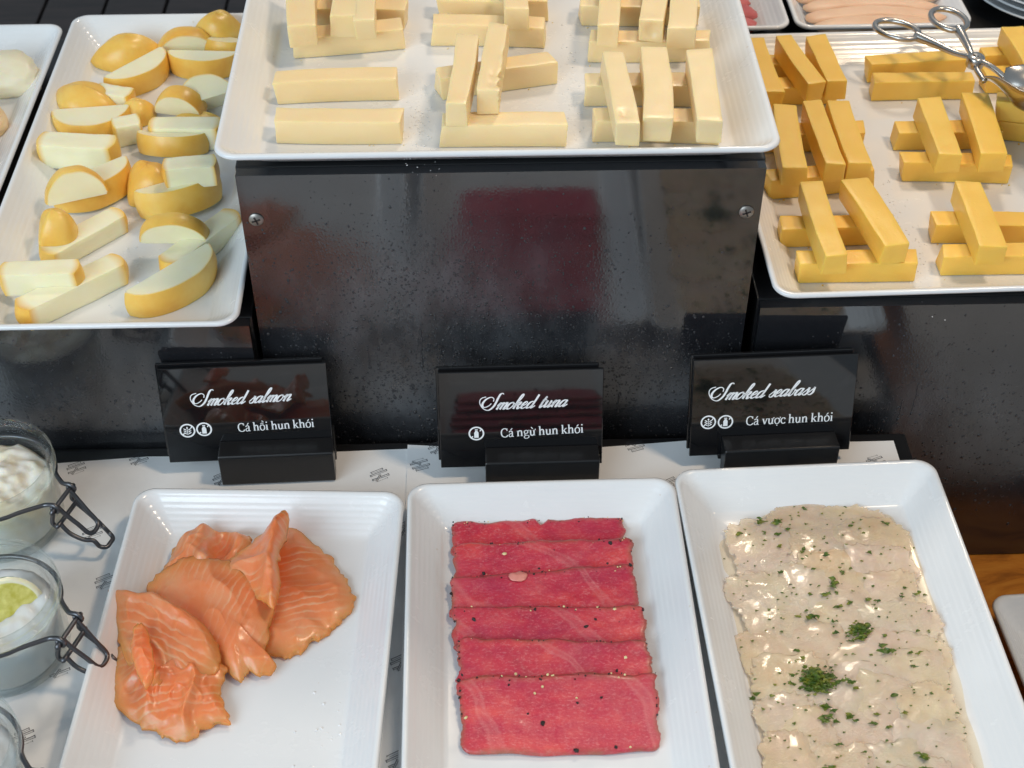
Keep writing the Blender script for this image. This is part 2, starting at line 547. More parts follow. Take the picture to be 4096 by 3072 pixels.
def wire(name, pts, rad, mat, parent=None, closed=False, sub=8, n=8):
    bm = bmesh.new()
    tube(bm, catmull(pts, sub, closed), rad, n, closed)
    bmesh.ops.recalc_face_normals(bm, faces=bm.faces)
    return link(name, bm_mesh(bm, name), mat, parent)
def lathe(name, prof, mat, parent=None, n=48, mask=None):
    verts, faces = [], []
    for i, (r, z) in enumerate(prof):
        for k in range(n):
            a = 2 * math.pi * k / n
            verts.append((r * math.cos(a), r * math.sin(a), z))
    for i in range(len(prof) - 1):
        for k in range(n):
            faces.append((i * n + k, i * n + (k + 1) % n, (i + 1) * n + (k + 1) % n, (i + 1) * n + k))
    faces.append(tuple(range(n))[::-1])
    faces.append(tuple((len(prof) - 1) * n + k for k in range(n)))
    me = mesh(name, verts, faces)
    o = link(name, me, mat, parent)
    return sharp(o, 50)

# ------------------------------------------------------------------ setting
def counter():
    o = link('table_top', box_mesh('table_top', (-1.1, 0.02, -0.19), (1.1, 1.16, -0.15), 0.003), 'burl_wood', smooth=False)
    tag(o, 'dark amber wooden table top under the black display boxes', None, kind='structure')
    f = empty('back_counter', (0, 0, 0))
    tag(f, 'dark brown slatted counter behind the trays', None, kind='structure')
    x = -1.2
    rnd = random.Random(4)
    while x < 1.2:
        w = 0.085
        link('plank', box_mesh('plank', (x, 1.17, -0.32), (x + w - 0.004, 2.4, -0.28 + rnd.uniform(-0.001, 0.001)), 0.002), 'dark_wood', f, smooth=False)
        x += w
counter()

def fogged_panel(name, x0, x1, z0, z1, y, thick, parent, fog):
    """front board of a riser as a fine grid so the mist band can be stored on it"""
    nx, nz_ = 60, 40
    verts, faces, mask = [], [], []
    for s in (0, 1):
        for j in range(nz_ + 1):
            for i in range(nx + 1):
                x = x0 + (x1 - x0) * i / nx
                z = z0 + (z1 - z0) * j / nz_
                verts.append((x, y + s * thick, z))
                mask.append(fog(i / nx, j / nz_) if s == 0 else 0)
    n = (nx + 1) * (nz_ + 1)
    for j in range(nz_):
        for i in range(nx):
            a = j * (nx + 1) + i
            faces.append((a, a + 1, a + nx + 2, a + nx + 1))
            faces.append((n + a, n + a + nx + 1, n + a + nx + 2, n + a + 1))
    for i in range(nx):
        faces.append((i, n + i, n + i + 1, i + 1))
        t = nz_ * (nx + 1) + i
        faces.append((t, t + 1, n + t + 1, n + t))
    for j in range(nz_):
        a = j * (nx + 1)
        faces.append((a, a + nx + 1, n + a + nx + 1, n + a))
        b = a + nx
        faces.append((b, n + b, n + b + nx + 1, b + nx + 1))
    o = link(name, mesh(name, verts, faces, mask), 'black_lacquer', parent, smooth=False)
    return o
def fog_blob(blobs):
    def f(u, v):
        s = 0
        for (cu, cv, ru, rv, k) in blobs:
            d = ((u - cu) / ru) ** 2 + ((v - cv) / rv) ** 2
            s += k * math.exp(-d * 1.2)
        return max(0.0, min(1.0, s))
    return f
def condensation(parent, x0, x1, z0, z1, y, fog, count, seed, runs):
    """beads and runs of water standing on a misted panel"""
    rnd = random.Random(seed)
    verts, faces = [], []
    ring = 6
    def bead(x, z, sx, sz, h):
        b = len(verts)
        for rr, hh in ((1.0, 0.0), (0.75, 0.6)):
            for k in range(ring):
                a = 6.2832 * k / ring
                verts.append((x + sx * rr * math.cos(a), y - h * hh, z + sz * rr * math.sin(a)))
        verts.append((x, y - h, z - sz * 0.1))
        for k in range(ring):
            u = (k + 1) % ring
            faces.append((b + k, b + u, b + ring + u, b + ring + k))
            faces.append((b + ring + k, b + ring + u, b + 2 * ring))
        faces.append(tuple(b + k for k in range(ring))[::-1])
    n = tries = 0
    while n < count and tries < count * 30:
        tries += 1
        u, v = rnd.random(), rnd.random()
        x, z = x0 + (x1 - x0) * u, z0 + (z1 - z0) * v
        d = fog(u, v) * (0.35 + 0.9 * max(0, 0.5 + nz(x, z, seed, 22)))
        if rnd.random() > d: continue
        low = 1.0 - v
        s = rnd.uniform(0.00018, 0.00042) + (rnd.random() ** 7) * 0.0011 * (0.4 + low)
        bead(x, z, s * rnd.uniform(0.8, 1.25), s * rnd.uniform(0.9, 1.6), s * 0.45)
        n += 1
    for (ux, vz, ln) in runs:
        x, z = x0 + (x1 - x0) * ux, z0 + (z1 - z0) * vz
        m = int(ln / 0.0016)
        for k in range(m):
            bead(x + 0.0007 * nz(k * 0.35, ux * 40), z - k * 0.0016, rnd.uniform(0.0005, 0.0009), 0.0014, 0.00035)
        bead(x, z - m * 0.0016, 0.0013, 0.0020, 0.0008)
    o = link('condensation', mesh('condensation', verts, faces), 'bead_water', parent)
    o['kind'] = 'stuff'
    o.matrix_local = Matrix.Translation(-parent.location)
def riser(label, x0, x1, y0, y1, ztop, blobs, screws, beads=0, runs=()):
    e = empty('display_riser', ((x0 + x1) / 2, (y0 + y1) / 2, -0.15))
    tag(e, label, 'display riser', 'black lacquered display risers')
    inv = Matrix.Translation(-e.location)
    b = link('box', box_mesh('box', (x0, y0 + 0.0085, -0.15), (x1, y1, ztop), 0.0012), 'black_satin', e, smooth=False)
    b.matrix_local = inv
    p = fogged_panel('front_panel', x0 + 0.001, x1 - 0.001, -0.149, ztop - 0.0008, y0, 0.008, e, fog_blob(blobs))
    p.matrix_local = inv
    if beads:
        condensation(e, x0 + 0.001, x1 - 0.001, -0.149, ztop - 0.0008, y0, fog_blob(blobs), beads, int(x0 * 1000) + 900, runs)
    for (sx, sz) in screws:
        prof = [(0.0001, 0.0), (0.0046, 0.0), (0.0046, 0.0006), (0.0036, 0.0014), (0.0001, 0.0016)]
        s = lathe('screw', prof, 'screw_metal', e, 20)
        s.matrix_local = inv @ Matrix.Translation((sx, y0 - 0.0001, sz)) @ Matrix.Rotation(R(90), 4, 'X')
        for a in (20, 110):
            k = link('slot', box_mesh('slot', (-0.0028, -0.0005, 0.0012), (0.0028, 0.0005, 0.0019)), 'pepper_black', s, smooth=False)
            k.matrix_local = Matrix.Rotation(R(a), 4, 'Z')
    return e
riser('tall black lacquered riser, misted with droplets, carrying the top tray', -0.1495, 0.1765, 0.7375, 1.045, 0.2195,
      [(0.36, 0.72, 0.34, 0.16, 1.0), (0.62, 0.52, 0.36, 0.14, 0.9), (0.30, 0.52, 0.20, 0.16, 0.9), (0.86, 0.52, 0.25, 0.06, 0.6)], [(-0.1395, 0.186), (0.1665, 0.186)], 11000,
      [(0.22, 0.62, 0.02), (0.33, 0.66, 0.035), (0.36, 0.50, 0.02), (0.41, 0.52, 0.03), (0.47, 0.55, 0.025), (0.52, 0.50, 0.02), (0.60, 0.50, 0.02), (0.75, 0.49, 0.018)])
riser('low black lacquered riser on the left under the smoked cheese trays', -0.56, -0.1515, 0.727, 1.10, 0.1085,
      [(0.72, 0.72, 0.35, 0.22, 0.55)], [], 1500)
riser('low black lacquered riser on the right under the yellow cheese tray', 0.1835, 0.74, 0.7365, 1.42, 0.1085,
      [(0.22, 0.55, 0.14, 0.30, 0.8), (0.36, 0.40, 0.16, 0.20, 0.35)], [], 2600, [(0.215, 0.72, 0.03), (0.20, 0.66, 0.02)])
def platform():
    e = empty('low_riser', (0, 0.5, -0.15))
    tag(e, 'wide low black riser under the paper liners and the fish plates', 'display riser')
    b = link('board', box_mesh('board', (-0.62, 0.10, -0.149), (0.2985, 0.7255, -0.001), 0.002), 'black_satin', e, smooth=False)
    b.matrix_local = Matrix.Translation((0, -0.5, 0.15))
platform()

# ------------------------------------------------------------------ places and outlines, metres
TOP_STICKS = [[-0.0851,0.7644,0.244,-2.0,0.0781,0.0155,"pale cheese stick lying alone nearest the front rim, front left of the top tray"],[-0.0894,0.8108,0.244,2.2,0.078,0.0155,"pale cheese stick lying just behind the front left stick on the top tray"],[-0.0866,0.8707,0.244,8.1,0.074,0.0155,"slightly skewed lower front stick of the back left pile on the top tray"],[-0.0871,0.9028,0.244,-3.1,0.079,0.0155,"lower rear stick of the back left pile on the top tray, ending at right"],[-0.1148,0.8816,0.2602,93.7,0.074,0.0185,"leftmost stick laid across the back left pile on the top tray"],[-0.0882,0.8945,0.2602,90.5,0.074,0.017,"middle stick laid across the back left pile on the top tray"],[-0.075,0.8888,0.2602,94.0,0.074,0.0135,"narrow right stick laid across the back left pile on the top tray"],[0.0146,0.7578,0.244,-1.1,0.076,0.0155,"lower front stick of the middle pile near the front rim of the top tray"],[0.0117,0.8205,0.244,13.5,0.0754,0.0155,"skewed lower rear stick of the front middle pile on the top tray"],[-0.0098,0.7901,0.2602,85.2,0.0819,0.0135,"left upper stick of the front middle pile on the top tray"],[0.0101,0.8034,0.2602,84.1,0.082,0.0135,"cracked and crumbling upper stick of the front middle pile on the top tray"],[0.0085,0.877,0.244,-3.8,0.0765,0.0155,"lower front stick of the back middle pile on the top tray"],[0.0113,0.9127,0.244,-3.0,0.0757,0.0155,"lower rear stick with a round eye, back middle pile of the top tray"],[0.0278,0.9005,0.2602,87.6,0.074,0.0167,"single upper stick of the back middle pile on the top tray"],[0.1088,0.7589,0.244,-4.1,0.0775,0.0155,"lower front stick of the front right pile on the top tray"],[0.1072,0.8005,0.244,-2.5,0.0779,0.0155,"lower rear stick of the front right pile on the top tray"],[0.0859,0.7662,0.2602,92.3,0.082,0.0143,"left upper stick with a small eye, front right pile of the top tray"],[0.1082,0.7713,0.2602,86.1,0.082,0.0167,"straight middle upper stick of the front right pile on the top tray"],[0.1377,0.7681,0.2602,88.2,0.0816,0.0151,"right upper stick of the front right pile on the top tray"],[0.1134,0.8551,0.244,-0.6,0.079,0.0155,"lower front stick of the back right pile on the top tray"],[0.1109,0.903,0.244,-1.5,0.079,0.0155,"lower rear stick of the back right pile on the top tray"],[0.0878,0.8764,0.2602,84.2,0.074,0.0137,"left upper stick of the back right pile on the top tray"],[0.1182,0.8822,0.2602,82.1,0.074,0.0162,"middle upper stick with a hollow eye in its end, back right pile"],[0.1364,0.8724,0.2602,82.3,0.074,0.0181,"right upper stick of the back right pile on the top tray"]]
YELLOW_STICKS = [[0.2491,0.7572,0.1335,-0.2,0.079,0.0155,"lower front yellow stick of the pile at the front left corner of the right tray"],[0.2437,0.7974,0.1335,1.5,0.079,0.0155,"lower rear yellow stick of the front left pile on the right tray"],[0.2287,0.7799,0.15,90.6,0.082,0.0167,"left upper yellow stick of the front left pile on the right tray"],[0.2637,0.786,0.15,99.4,0.0763,0.0185,"right upper yellow stick of the front left pile on the right tray"],[0.3463,0.7626,0.1335,-0.2,0.079,0.0155,"lower front yellow stick of the front right pile, cut by the picture edge"],[0.3481,0.797,0.1335,-2.0,0.079,0.0155,"lower rear yellow stick of the front right pile on the right tray"],[0.3335,0.7807,0.15,88.9,0.0745,0.0185,"single upper yellow stick of the front right pile on the right tray"],[0.2226,0.877,0.15,86.3,0.082,0.0185,"left upper yellow stick of the middle left pile, beside the black riser"],[0.2476,0.8815,0.15,91.3,0.082,0.0156,"middle upper yellow stick of the middle left pile on the right tray"],[0.2653,0.8823,0.15,90.6,0.082,0.0177,"right upper yellow stick of the middle left pile on the right tray"],[0.242,0.8571,0.1335,8.0,0.079,0.0155,"lower front yellow stick of the middle left pile on the right tray"],[0.2463,0.9116,0.1335,1.2,0.0785,0.0155,"lower rear yellow stick of the middle left pile on the right tray"],[0.2181,0.975,0.15,91.0,0.0799,0.0169,"left upper yellow stick of the back left pile, half hidden by the top tray"],[0.247,0.9819,0.15,101.1,0.071,0.0138,"slanting middle upper yellow stick of the back left pile on the right tray"],[0.2683,0.9828,0.15,92.7,0.0683,0.0162,"right upper yellow stick of the back left pile on the right tray"],[0.2373,0.9755,0.1335,1.1,0.079,0.0155,"lower front yellow stick of the back left pile on the right tray"],[0.238,1.0101,0.1335,-0.5,0.0785,0.0155,"lower rear yellow stick of the back left pile on the right tray"],[0.3472,1.01,0.1335,5.7,0.079,0.0155,"single yellow stick lying flat near the back rim, under the tong handles"],[0.3447,0.9796,0.1335,0.3,0.079,0.0155,"single yellow stick lying flat in front of the one under the tong handles"],[0.344,0.869,0.1335,-3.9,0.079,0.0155,"lower front yellow stick of the middle right pile on the right tray"],[0.3478,0.9115,0.1335,0.2,0.079,0.0155,"lower rear yellow stick of the middle right pile on the right tray"],[0.3316,0.8875,0.15,89.0,0.0747,0.0179,"left upper yellow stick of the middle right pile on the right tray"],[0.3655,0.8895,0.15,85.5,0.0801,0.0185,"right upper yellow stick of the middle right pile on the right tray"],[0.4405,1.0169,0.1335,0.4,0.079,0.0155,"lower rear yellow stick of the back right pile, right of the tong pivot"],[0.4348,0.9878,0.1335,-0.1,0.079,0.0155,"lower front yellow stick of the back right pile, right of the tong pivot"],[0.425,0.9941,0.15,92.6,0.0655,0.0185,"upper yellow stick of the back right pile, at the picture edge"],[0.4266,0.916,0.1335,-12.7,0.0779,0.0155,"lower yellow stick beneath the tong scoop at the picture edge"],[0.422,0.9157,0.15,-12.8,0.0776,0.0155,"upper yellow stick held under the tong scoop at the picture edge"]]
SALMON_RIGHT = [(-0.1291, 0.6405), (-0.1151, 0.6273), (-0.1002, 0.6115), (-0.0909, 0.5962), (-0.0849, 0.5827), (-0.0828, 0.5715), (-0.0898, 0.5595), (-0.0964, 0.5521), (-0.1068, 0.5436), (-0.118, 0.5341), (-0.1279, 0.5343), (-0.1415, 0.5408), (-0.1491, 0.5662), (-0.15, 0.6032), (-0.1422, 0.6309)]
SALMON_BACK = [(-0.1971, 0.6239), (-0.188, 0.6307), (-0.1778, 0.6347), (-0.1681, 0.6337), (-0.1559, 0.6284), (-0.1505, 0.6226), (-0.1518, 0.6102), (-0.1607, 0.5968), (-0.1698, 0.5863), (-0.1855, 0.5815), (-0.2045, 0.5886), (-0.2052, 0.6007), (-0.2015, 0.6142)]
SALMON_FOLD = [(-0.1661, 0.5925), (-0.1589, 0.6017), (-0.1489, 0.6138), (-0.1382, 0.6226), (-0.1294, 0.6298), (-0.1261, 0.6258), (-0.1259, 0.6132), (-0.1284, 0.6009), (-0.129, 0.5875), (-0.1266, 0.5743), (-0.1264, 0.5614), (-0.1286, 0.5527), (-0.1374, 0.5617), (-0.1465, 0.5722), (-0.1567, 0.5816)]
SALMON_FRONT = [(-0.21, 0.5782), (-0.2023, 0.5912), (-0.1921, 0.5996), (-0.1778, 0.6006), (-0.1618, 0.5968), (-0.1472, 0.5857), (-0.1361, 0.5775), (-0.1311, 0.567), (-0.1314, 0.5493), (-0.1338, 0.5334), (-0.1262, 0.5247), (-0.1343, 0.5184), (-0.1434, 0.5216), (-0.1476, 0.5158), (-0.1605, 0.5268), (-0.1744, 0.5357), (-0.191, 0.5484), (-0.2043, 0.5639)]
SALMON_ROLL = [(-0.2348, 0.5799), (-0.2299, 0.581), (-0.2166, 0.5742), (-0.2044, 0.5738), (-0.1909, 0.5638), (-0.1777, 0.5553), (-0.1664, 0.545), (-0.1615, 0.5326), (-0.1594, 0.5194), (-0.172, 0.5126), (-0.1859, 0.5154), (-0.1961, 0.5063), (-0.2068, 0.5136), (-0.2166, 0.5317), (-0.2263, 0.554)]
SALMON_NEAR = [(-0.2207, 0.5414), (-0.2085, 0.546), (-0.1921, 0.5358), (-0.1776, 0.5305), (-0.1634, 0.5277), (-0.1557, 0.5204), (-0.1579, 0.5063), (-0.1516, 0.4935), (-0.1518, 0.4868), (-0.1656, 0.4838), (-0.1723, 0.4773), (-0.1854, 0.4771), (-0.1939, 0.4834), (-0.2127, 0.494), (-0.2194, 0.5057), (-0.2225, 0.5233)]
SALMON_FLAP = [(-0.21, 0.5406), (-0.2046, 0.5429), (-0.1987, 0.5305), (-0.195, 0.5185), (-0.1933, 0.5045), (-0.1965, 0.4977), (-0.2014, 0.5047), (-0.2075, 0.5189), (-0.2104, 0.5309)]
TUNA = [[[-0.0222, 0.6373], [0.0897, 0.6399], [-0.0226, 0.6097], [0.0894, 0.6108]], [[-0.02, 0.6158], [0.0936, 0.6178], [-0.0215, 0.5846], [0.0926, 0.588]], [[-0.0225, 0.5896], [0.0924, 0.5957], [-0.0224, 0.5592], [0.0945, 0.5586]], [[-0.0212, 0.5657], [0.0965, 0.562], [-0.0208, 0.5348], [0.0953, 0.5305]], [[-0.0186, 0.541], [0.096, 0.5352], [-0.0179, 0.509], [0.0979, 0.507]], [[-0.0184, 0.513], [0.0996, 0.513], [-0.0156, 0.4648], [0.0968, 0.4634]]]
TUNA_NOTCH = [0.036, 0.6361]
PEPPER = [(0.0115, 0.6078, 1, 9), (0.0821, 0.5252, 1, 11), (0.0161, 0.5158, 1, 8), (-0.0148, 0.6119, 1, 5), (0.0294, 0.5894, 0, 8), (0.0333, 0.5965, 0, 7), (0.0797, 0.6141, 0, 10), (0.0765, 0.599, 0, 7), (0.0439, 0.5644, 0, 12), (0.0599, 0.549, 0, 11), (0.0804, 0.5518, 0, 7), (-0.0085, 0.5558, 0, 7), (0.0305, 0.4814, 0, 9), (-0.0179, 0.5107, 0, 9), (0.0489, 0.4634, 0, 9), (-0.0224, 0.5765, 0, 7), (0.0941, 0.524, 0, 7), (-0.016, 0.5161, 0, 7), (-0.0021, 0.5909, 0, 8), (0.0783, 0.5606, 1, 7), (0.0471, 0.5637, 1, 5), (0.0314, 0.5047, 1, 6), (0.0267, 0.5007, 1, 5), (0.0511, 0.4972, 1, 5), (-0.0137, 0.4858, 1, 6), (0.0799, 0.4644, 1, 5), (0.0348, 0.513, 1, 6), (0.0805, 0.5118, 1, 5), (0.0514, 0.494, 0, 5), (0.0656, 0.4971, 0, 6), (0.0291, 0.5615, 0, 5), (0.0659, 0.5538, 0, 6), (0.004, 0.4614, 0, 10), (0.0717, 0.4647, 0, 8), (0.0726, 0.6173, 0, 4), (0.0841, 0.5978, 0, 5), (0.091, 0.595, 0, 7), (0.0431, 0.6096, 0, 6), (-0.0174, 0.499, 0, 5), (0.0223, 0.4881, 0, 5), (0.0474, 0.5362, 0, 4), (0.0477, 0.5332, 0, 5), (0.0691, 0.5323, 0, 5), (0.0761, 0.5166, 0, 7), (0.0152, 0.5176, 0, 4), (0.0116, 0.5067, 0, 5)]
SEABASS_EDGE = [(0.1909, 0.641), (0.2042, 0.65), (0.2215, 0.6417), (0.2385, 0.6452), (0.2475, 0.6371), (0.2638, 0.6371), (0.2693, 0.625), (0.2784, 0.6141), (0.2761, 0.5848), (0.277, 0.5649), (0.2791, 0.5511), (0.2785, 0.5311), (0.2785, 0.5053), (0.2759, 0.4867), (0.2779, 0.4628), (0.2751, 0.4445), (0.2715, 0.4233), (0.147, 0.4267), (0.1502, 0.4478), (0.1519, 0.4661), (0.1563, 0.4814), (0.1503, 0.4901), (0.152, 0.5087), (0.1463, 0.528), (0.1533, 0.5477), (0.1492, 0.5573), (0.1474, 0.5768), (0.1626, 0.5821), (0.1461, 0.6013), (0.1501, 0.6145)]
PARSLEY = [(0.1797, 0.6315, 0.0024), (0.1912, 0.6312, 0.00218), (0.1645, 0.6219, 0.00174), (0.1884, 0.61, 0.00153), (0.1889, 0.6205, 0.00174), (0.2108, 0.6438, 0.00131), (0.2041, 0.6089, 0.00174), (0.2165, 0.6019, 0.00153), (0.2451, 0.6038, 0.00153), (0.2611, 0.6277, 0.00153), (0.2379, 0.6271, 0.00131), (0.1861, 0.5889, 0.00142), (0.2185, 0.5801, 0.00283), (0.2112, 0.5705, 0.00196), (0.2019, 0.571, 0.00109), (0.2177, 0.5613, 0.00174), (0.1999, 0.5535, 0.0024), (0.2255, 0.5645, 0.00174), (0.2279, 0.5467, 0.00327), (0.2276, 0.5373, 0.0024), (0.2122, 0.5411, 0.00174), (0.2207, 0.5349, 0.00153), (0.2403, 0.5265, 0.0024), (0.1855, 0.5295, 0.00142), (0.1885, 0.5226, 0.00131), (0.2192, 0.5251, 0.00109), (0.2537, 0.5151, 0.00131), (0.2534, 0.5242, 0.00153), (0.2591, 0.5247, 0.00131), (0.2411, 0.5376, 0.00153), (0.2619, 0.5747, 0.00131), (0.2679, 0.5696, 0.00164), (0.2579, 0.5671, 0.00131), (0.2369, 0.5667, 0.00174), (0.2432, 0.5654, 0.00131), (0.2081, 0.5776, 0.00109), (0.1903, 0.5544, 0.00131), (0.1969, 0.5584, 0.00098), (0.2122, 0.5498, 0.00153), (0.1567, 0.4976, 0.00196), (0.1472, 0.5785, 0.00109), (0.1483, 0.5576, 0.00174), (0.2589, 0.4949, 0.00098), (0.2376, 0.495, 0.00174), (0.1959, 0.4879, 0.00218), (0.1932, 0.4789, 0.00262), (0.2002, 0.4782, 0.00153), (0.2089, 0.4809, 0.00196), (0.2217, 0.4758, 0.00174), (0.2299, 0.4738, 0.00131), (0.241, 0.4825, 0.00174), (0.2246, 0.4823, 0.00153), (0.1755, 0.477, 0.00109), (0.1992, 0.4622, 0.00131), (0.2263, 0.4641, 0.00109), (0.245, 0.4535, 0.0024), (0.2121, 0.4567, 0.00109), (0.2245, 0.4512, 0.00087), (0.1923, 0.4475, 0.00153), (0.1892, 0.4464, 0.00174), (0.2445, 0.4449, 0.00196), (0.2569, 0.4429, 0.00131), (0.2086, 0.4442, 0.00131), (0.215, 0.5252, 0.00098), (0.2303, 0.5244, 0.00098), (0.2381, 0.5311, 0.00174), (0.1592, 0.4871, 0.00098), (0.1653, 0.4961, 0.00109), (0.2712, 0.4819, 0.00109), (0.1791, 0.5429, 0.00109), (0.2617, 0.5407, 0.00131), (0.1966, 0.6256, 0.00131), (0.1876, 0.6305, 0.00109), (0.2453, 0.621, 0.00087), (0.2432, 0.6249, 0.00087), (0.2159, 0.5003, 0.00153), (0.2135, 0.5042, 0.00196), (0.2091, 0.5055, 0.00174), (0.1492, 0.5071, 0.00109), (0.1596, 0.4668, 0.00087), (0.1832, 0.4685, 0.00076), (0.1604, 0.5365, 0.00098), (0.2045, 0.6015, 0.00087), (0.2065, 0.5905, 0.00109), (0.2252, 0.5885, 0.00131), (0.2308, 0.5913, 0.00109), (0.238, 0.5829, 0.00109)]
PARSLEY_CLUMPS = [[0.1937, 0.5058], [0.2266, 0.5418]]
CARDS = [('salmon', (-0.2149, 0.697, 0.012), 1.81, 0.1115, 0.0717, (19.49, 43.12, 87.12, 44.61), (48.76, 22.45, 100.01, 23.64), [(14.85, 24.78), (26.08, 25.33)]), ('tuna', (-0.0298, 0.6872, 0.012), 0.73, 0.1095, 0.0727, (27.04, 44.15, 86.36, 45.47), (40.95, 23.04, 96.53, 24.84), [(24.5, 26.44)]), ('seabass', (0.1401, 0.6937, 0.012), 1.88, 0.1108, 0.0737, (11.04, 42.89, 83.84, 44.82), (37.66, 23.01, 97.09, 23.42), [(11.84, 26.41), (23.54, 26.21)])]
MARKS = [[-0.0725, 0.6927], [-0.0447, 0.7008], [-0.1802, 0.6921], [-0.033, 0.7171], [0.1054, 0.7152], [0.1275, 0.6783], [0.2712, 0.6955], [-0.2601, 0.6451], [-0.2445, 0.6036], [-0.2602, 0.5357], [-0.271, 0.488], [-0.054, 0.6437], [-0.0533, 0.5353], [-0.0535, 0.4673], [-0.2821, 0.7049], [-0.2404, 0.7127]]
PAPER_BACK = [(-0.3356, 0.7095), (-0.2974, 0.7098), (-0.2343, 0.7148), (-0.1828, 0.7134), (-0.1122, 0.7156), (-0.0832, 0.7166), (-0.0541, 0.7195), (-0.0314, 0.7184), (0.082, 0.7145), (0.1444, 0.7196), (0.2581, 0.7152), (0.2875, 0.7154), (0.2877, 0.6941), (0.2874, 0.6853)]
WEDGES = [
 (-0.2814, 1.0492, 'cap', (31, 18, 22), 14, 0, 0, 'large golden domed end piece at the back of the long left tray'),
 (-0.2102, 1.0715, 'cap', (22, 14, 20), 8, 9, 0, 'golden domed piece propped at the back right corner beside the top tray'),
 (-0.2346, 1.0543, 'slab', (50, 22, 15), 10, 0, 0, 'cheese segment standing with its pale face to the camera, back right'),
 (-0.2082, 1.0504, 'slab', (40, 16, 14), -20, 0, 75, 'rind piece under the propped dome at the back right'),
 (-0.2188, 1.0227, 'slab', (56, 16, 17), -4, 0, 88, 'golden rind segment facing the camera below the back right stack'),
 (-0.261, 1.0099, 'slab', (60, 20, 17), 50, 0, 90, 'slanting segment with pale top between the large domes and the right stack'),
 (-0.3019, 0.9748, 'cap', (31, 20, 20), -22, 2, 0, 'large smooth orange dome leaning at the left rim'),
 (-0.2791, 0.9771, 'bar', (30, 14, 15), -18, 2, 0, 'short pale block half hidden behind the orange dome'),
 (-0.2611, 0.9621, 'cap', (17, 12, 16), 35, 0, 0, 'small tan rind piece beside the orange dome'),
 (-0.2907, 0.9374, 'slab', (58, 28, 15), 6, 0, 86, 'rounded slice with pale top lying in front of the orange dome'),
 (-0.2623, 0.9334, 'bar', (20, 16, 17), 20, 0, 0, 'small pale cube at the right end of the rounded slice'),
 (-0.2911, 0.8996, 'bar', (56, 19, 20), -7, 3, 0, 'thick pale block with rind ends in the middle of the left column'),
 (-0.2826, 0.8453, 'slab', (42, 20, 12), 20, 12, -12, 'segment standing upright below the thick pale block'),
 (-0.2685, 0.8548, 'slab', (60, 22, 19), 38, 0, 84, 'dark golden rind segment behind the standing segment, left column'),
 (-0.286, 0.7995, 'cap', (17, 14, 25), 58, 8, 0, 'orange tip piece tilted over the pale bar near the left rim'),
 (-0.2704, 0.803, 'bar', (62, 17, 14), 46, 0, 0, 'slanting pale bar beneath the orange tip'),
 (-0.2851, 0.7465, 'bar', (50, 16, 17), 2, 10, 0, 'pale block lying across the front left bar'),
 (-0.2667, 0.7444, 'bar', (74, 17, 17), 41, 0, 0, 'long pale bar nearest the front left corner of the tray'),
 (-0.2274, 0.9632, 'slab', (38, 17, 14), -14, 5, 8, 'small standing segment with golden top in the right column'),
 (-0.2132, 0.9791, 'slab', (44, 20, 18), -150, 0, 60, 'whitish segment beside the small standing segment, near the top tray'),
 (-0.215, 0.9559, 'cap', (20, 9, 9), 2, 0, 0, 'thin rind sliver under the whitish segment in the right column'),
 (-0.2173, 0.9267, 'bar', (52, 17, 19), -2, 0, 0, 'pale block partly under the corner of the top tray'),
 (-0.2276, 0.9094, 'slab', (52, 18, 15), -4, 0, 70, 'flat segment with golden rim in front of the half hidden block'),
 (-0.2341, 0.8635, 'cap', (20, 20, 25), 48, 0, 0, 'round golden dome in the middle of the right column'),
 (-0.2009, 0.8489, 'bar', (36, 16, 17), 8, 20, 0, 'small pale block resting on top beside the round dome'),
 (-0.2074, 0.8399, 'slab', (60, 20, 20), 26, 0, 76, 'golden rind segment in front of the round dome'),
 (-0.2066, 0.792, 'slab', (46, 18, 11), -2, 12, 12, 'half moon slice with golden top lying across the right bar'),
 (-0.1893, 0.7925, 'bar', (68, 16, 16), 55, 0, 0, 'slanting pale bar near the right rim of the long tray'),
 (-0.1959, 0.7461, 'slab', (70, 20, 19), 47, 0, 90, 'long golden crescent nearest the front right corner of the tray')]
JARS = [(-0.3162, 0.6524, 'glass clip jar of white soft cheese, furthest back on the left', 'cream'), (-0.2919, 0.548, 'glass clip jar of ice and lime wedges, in the middle on the left', 'lime'), (-0.2918, 0.4417, 'glass clip jar barely in view at the lower left corner', 'ice')]

# ------------------------------------------------------------------ paper liner with printed monograms
def paper_z(x, y):
    return 0.0004 + 0.0003 * nz(x, y, 0, 14)
def sheet_poly(name, pts, z, label, curl=None):
    bm = bmesh.new()
    vs = [bm.verts.new((x, y, 0)) for x, y in pts]
    f = bm.faces.new(vs)
    bmesh.ops.triangulate(bm, faces=[f])
    bmesh.ops.subdivide_edges(bm, edges=bm.edges[:], cuts=5, use_grid_fill=True)
    for v in bm.verts:
        v.co.z = paper_z(v.co.x, v.co.y) + z
    bmesh.ops.recalc_face_normals(bm, faces=bm.faces)
    if sum(fc.normal.z for fc in bm.faces) < 0:
        bmesh.ops.reverse_faces(bm, faces=bm.faces)
    r = bmesh.ops.extrude_face_region(bm, geom=bm.faces[:])
    for g in r['geom']:
        if isinstance(g, bmesh.types.BMVert):
            g.co.z += 0.00018
    bmesh.ops.recalc_face_normals(bm, faces=bm.faces)
    o = link(name, bm_mesh(bm, name), 'printed_paper', smooth=False)
    tag(o, label, 'paper', 'printed paper liners on the black base')
    return o
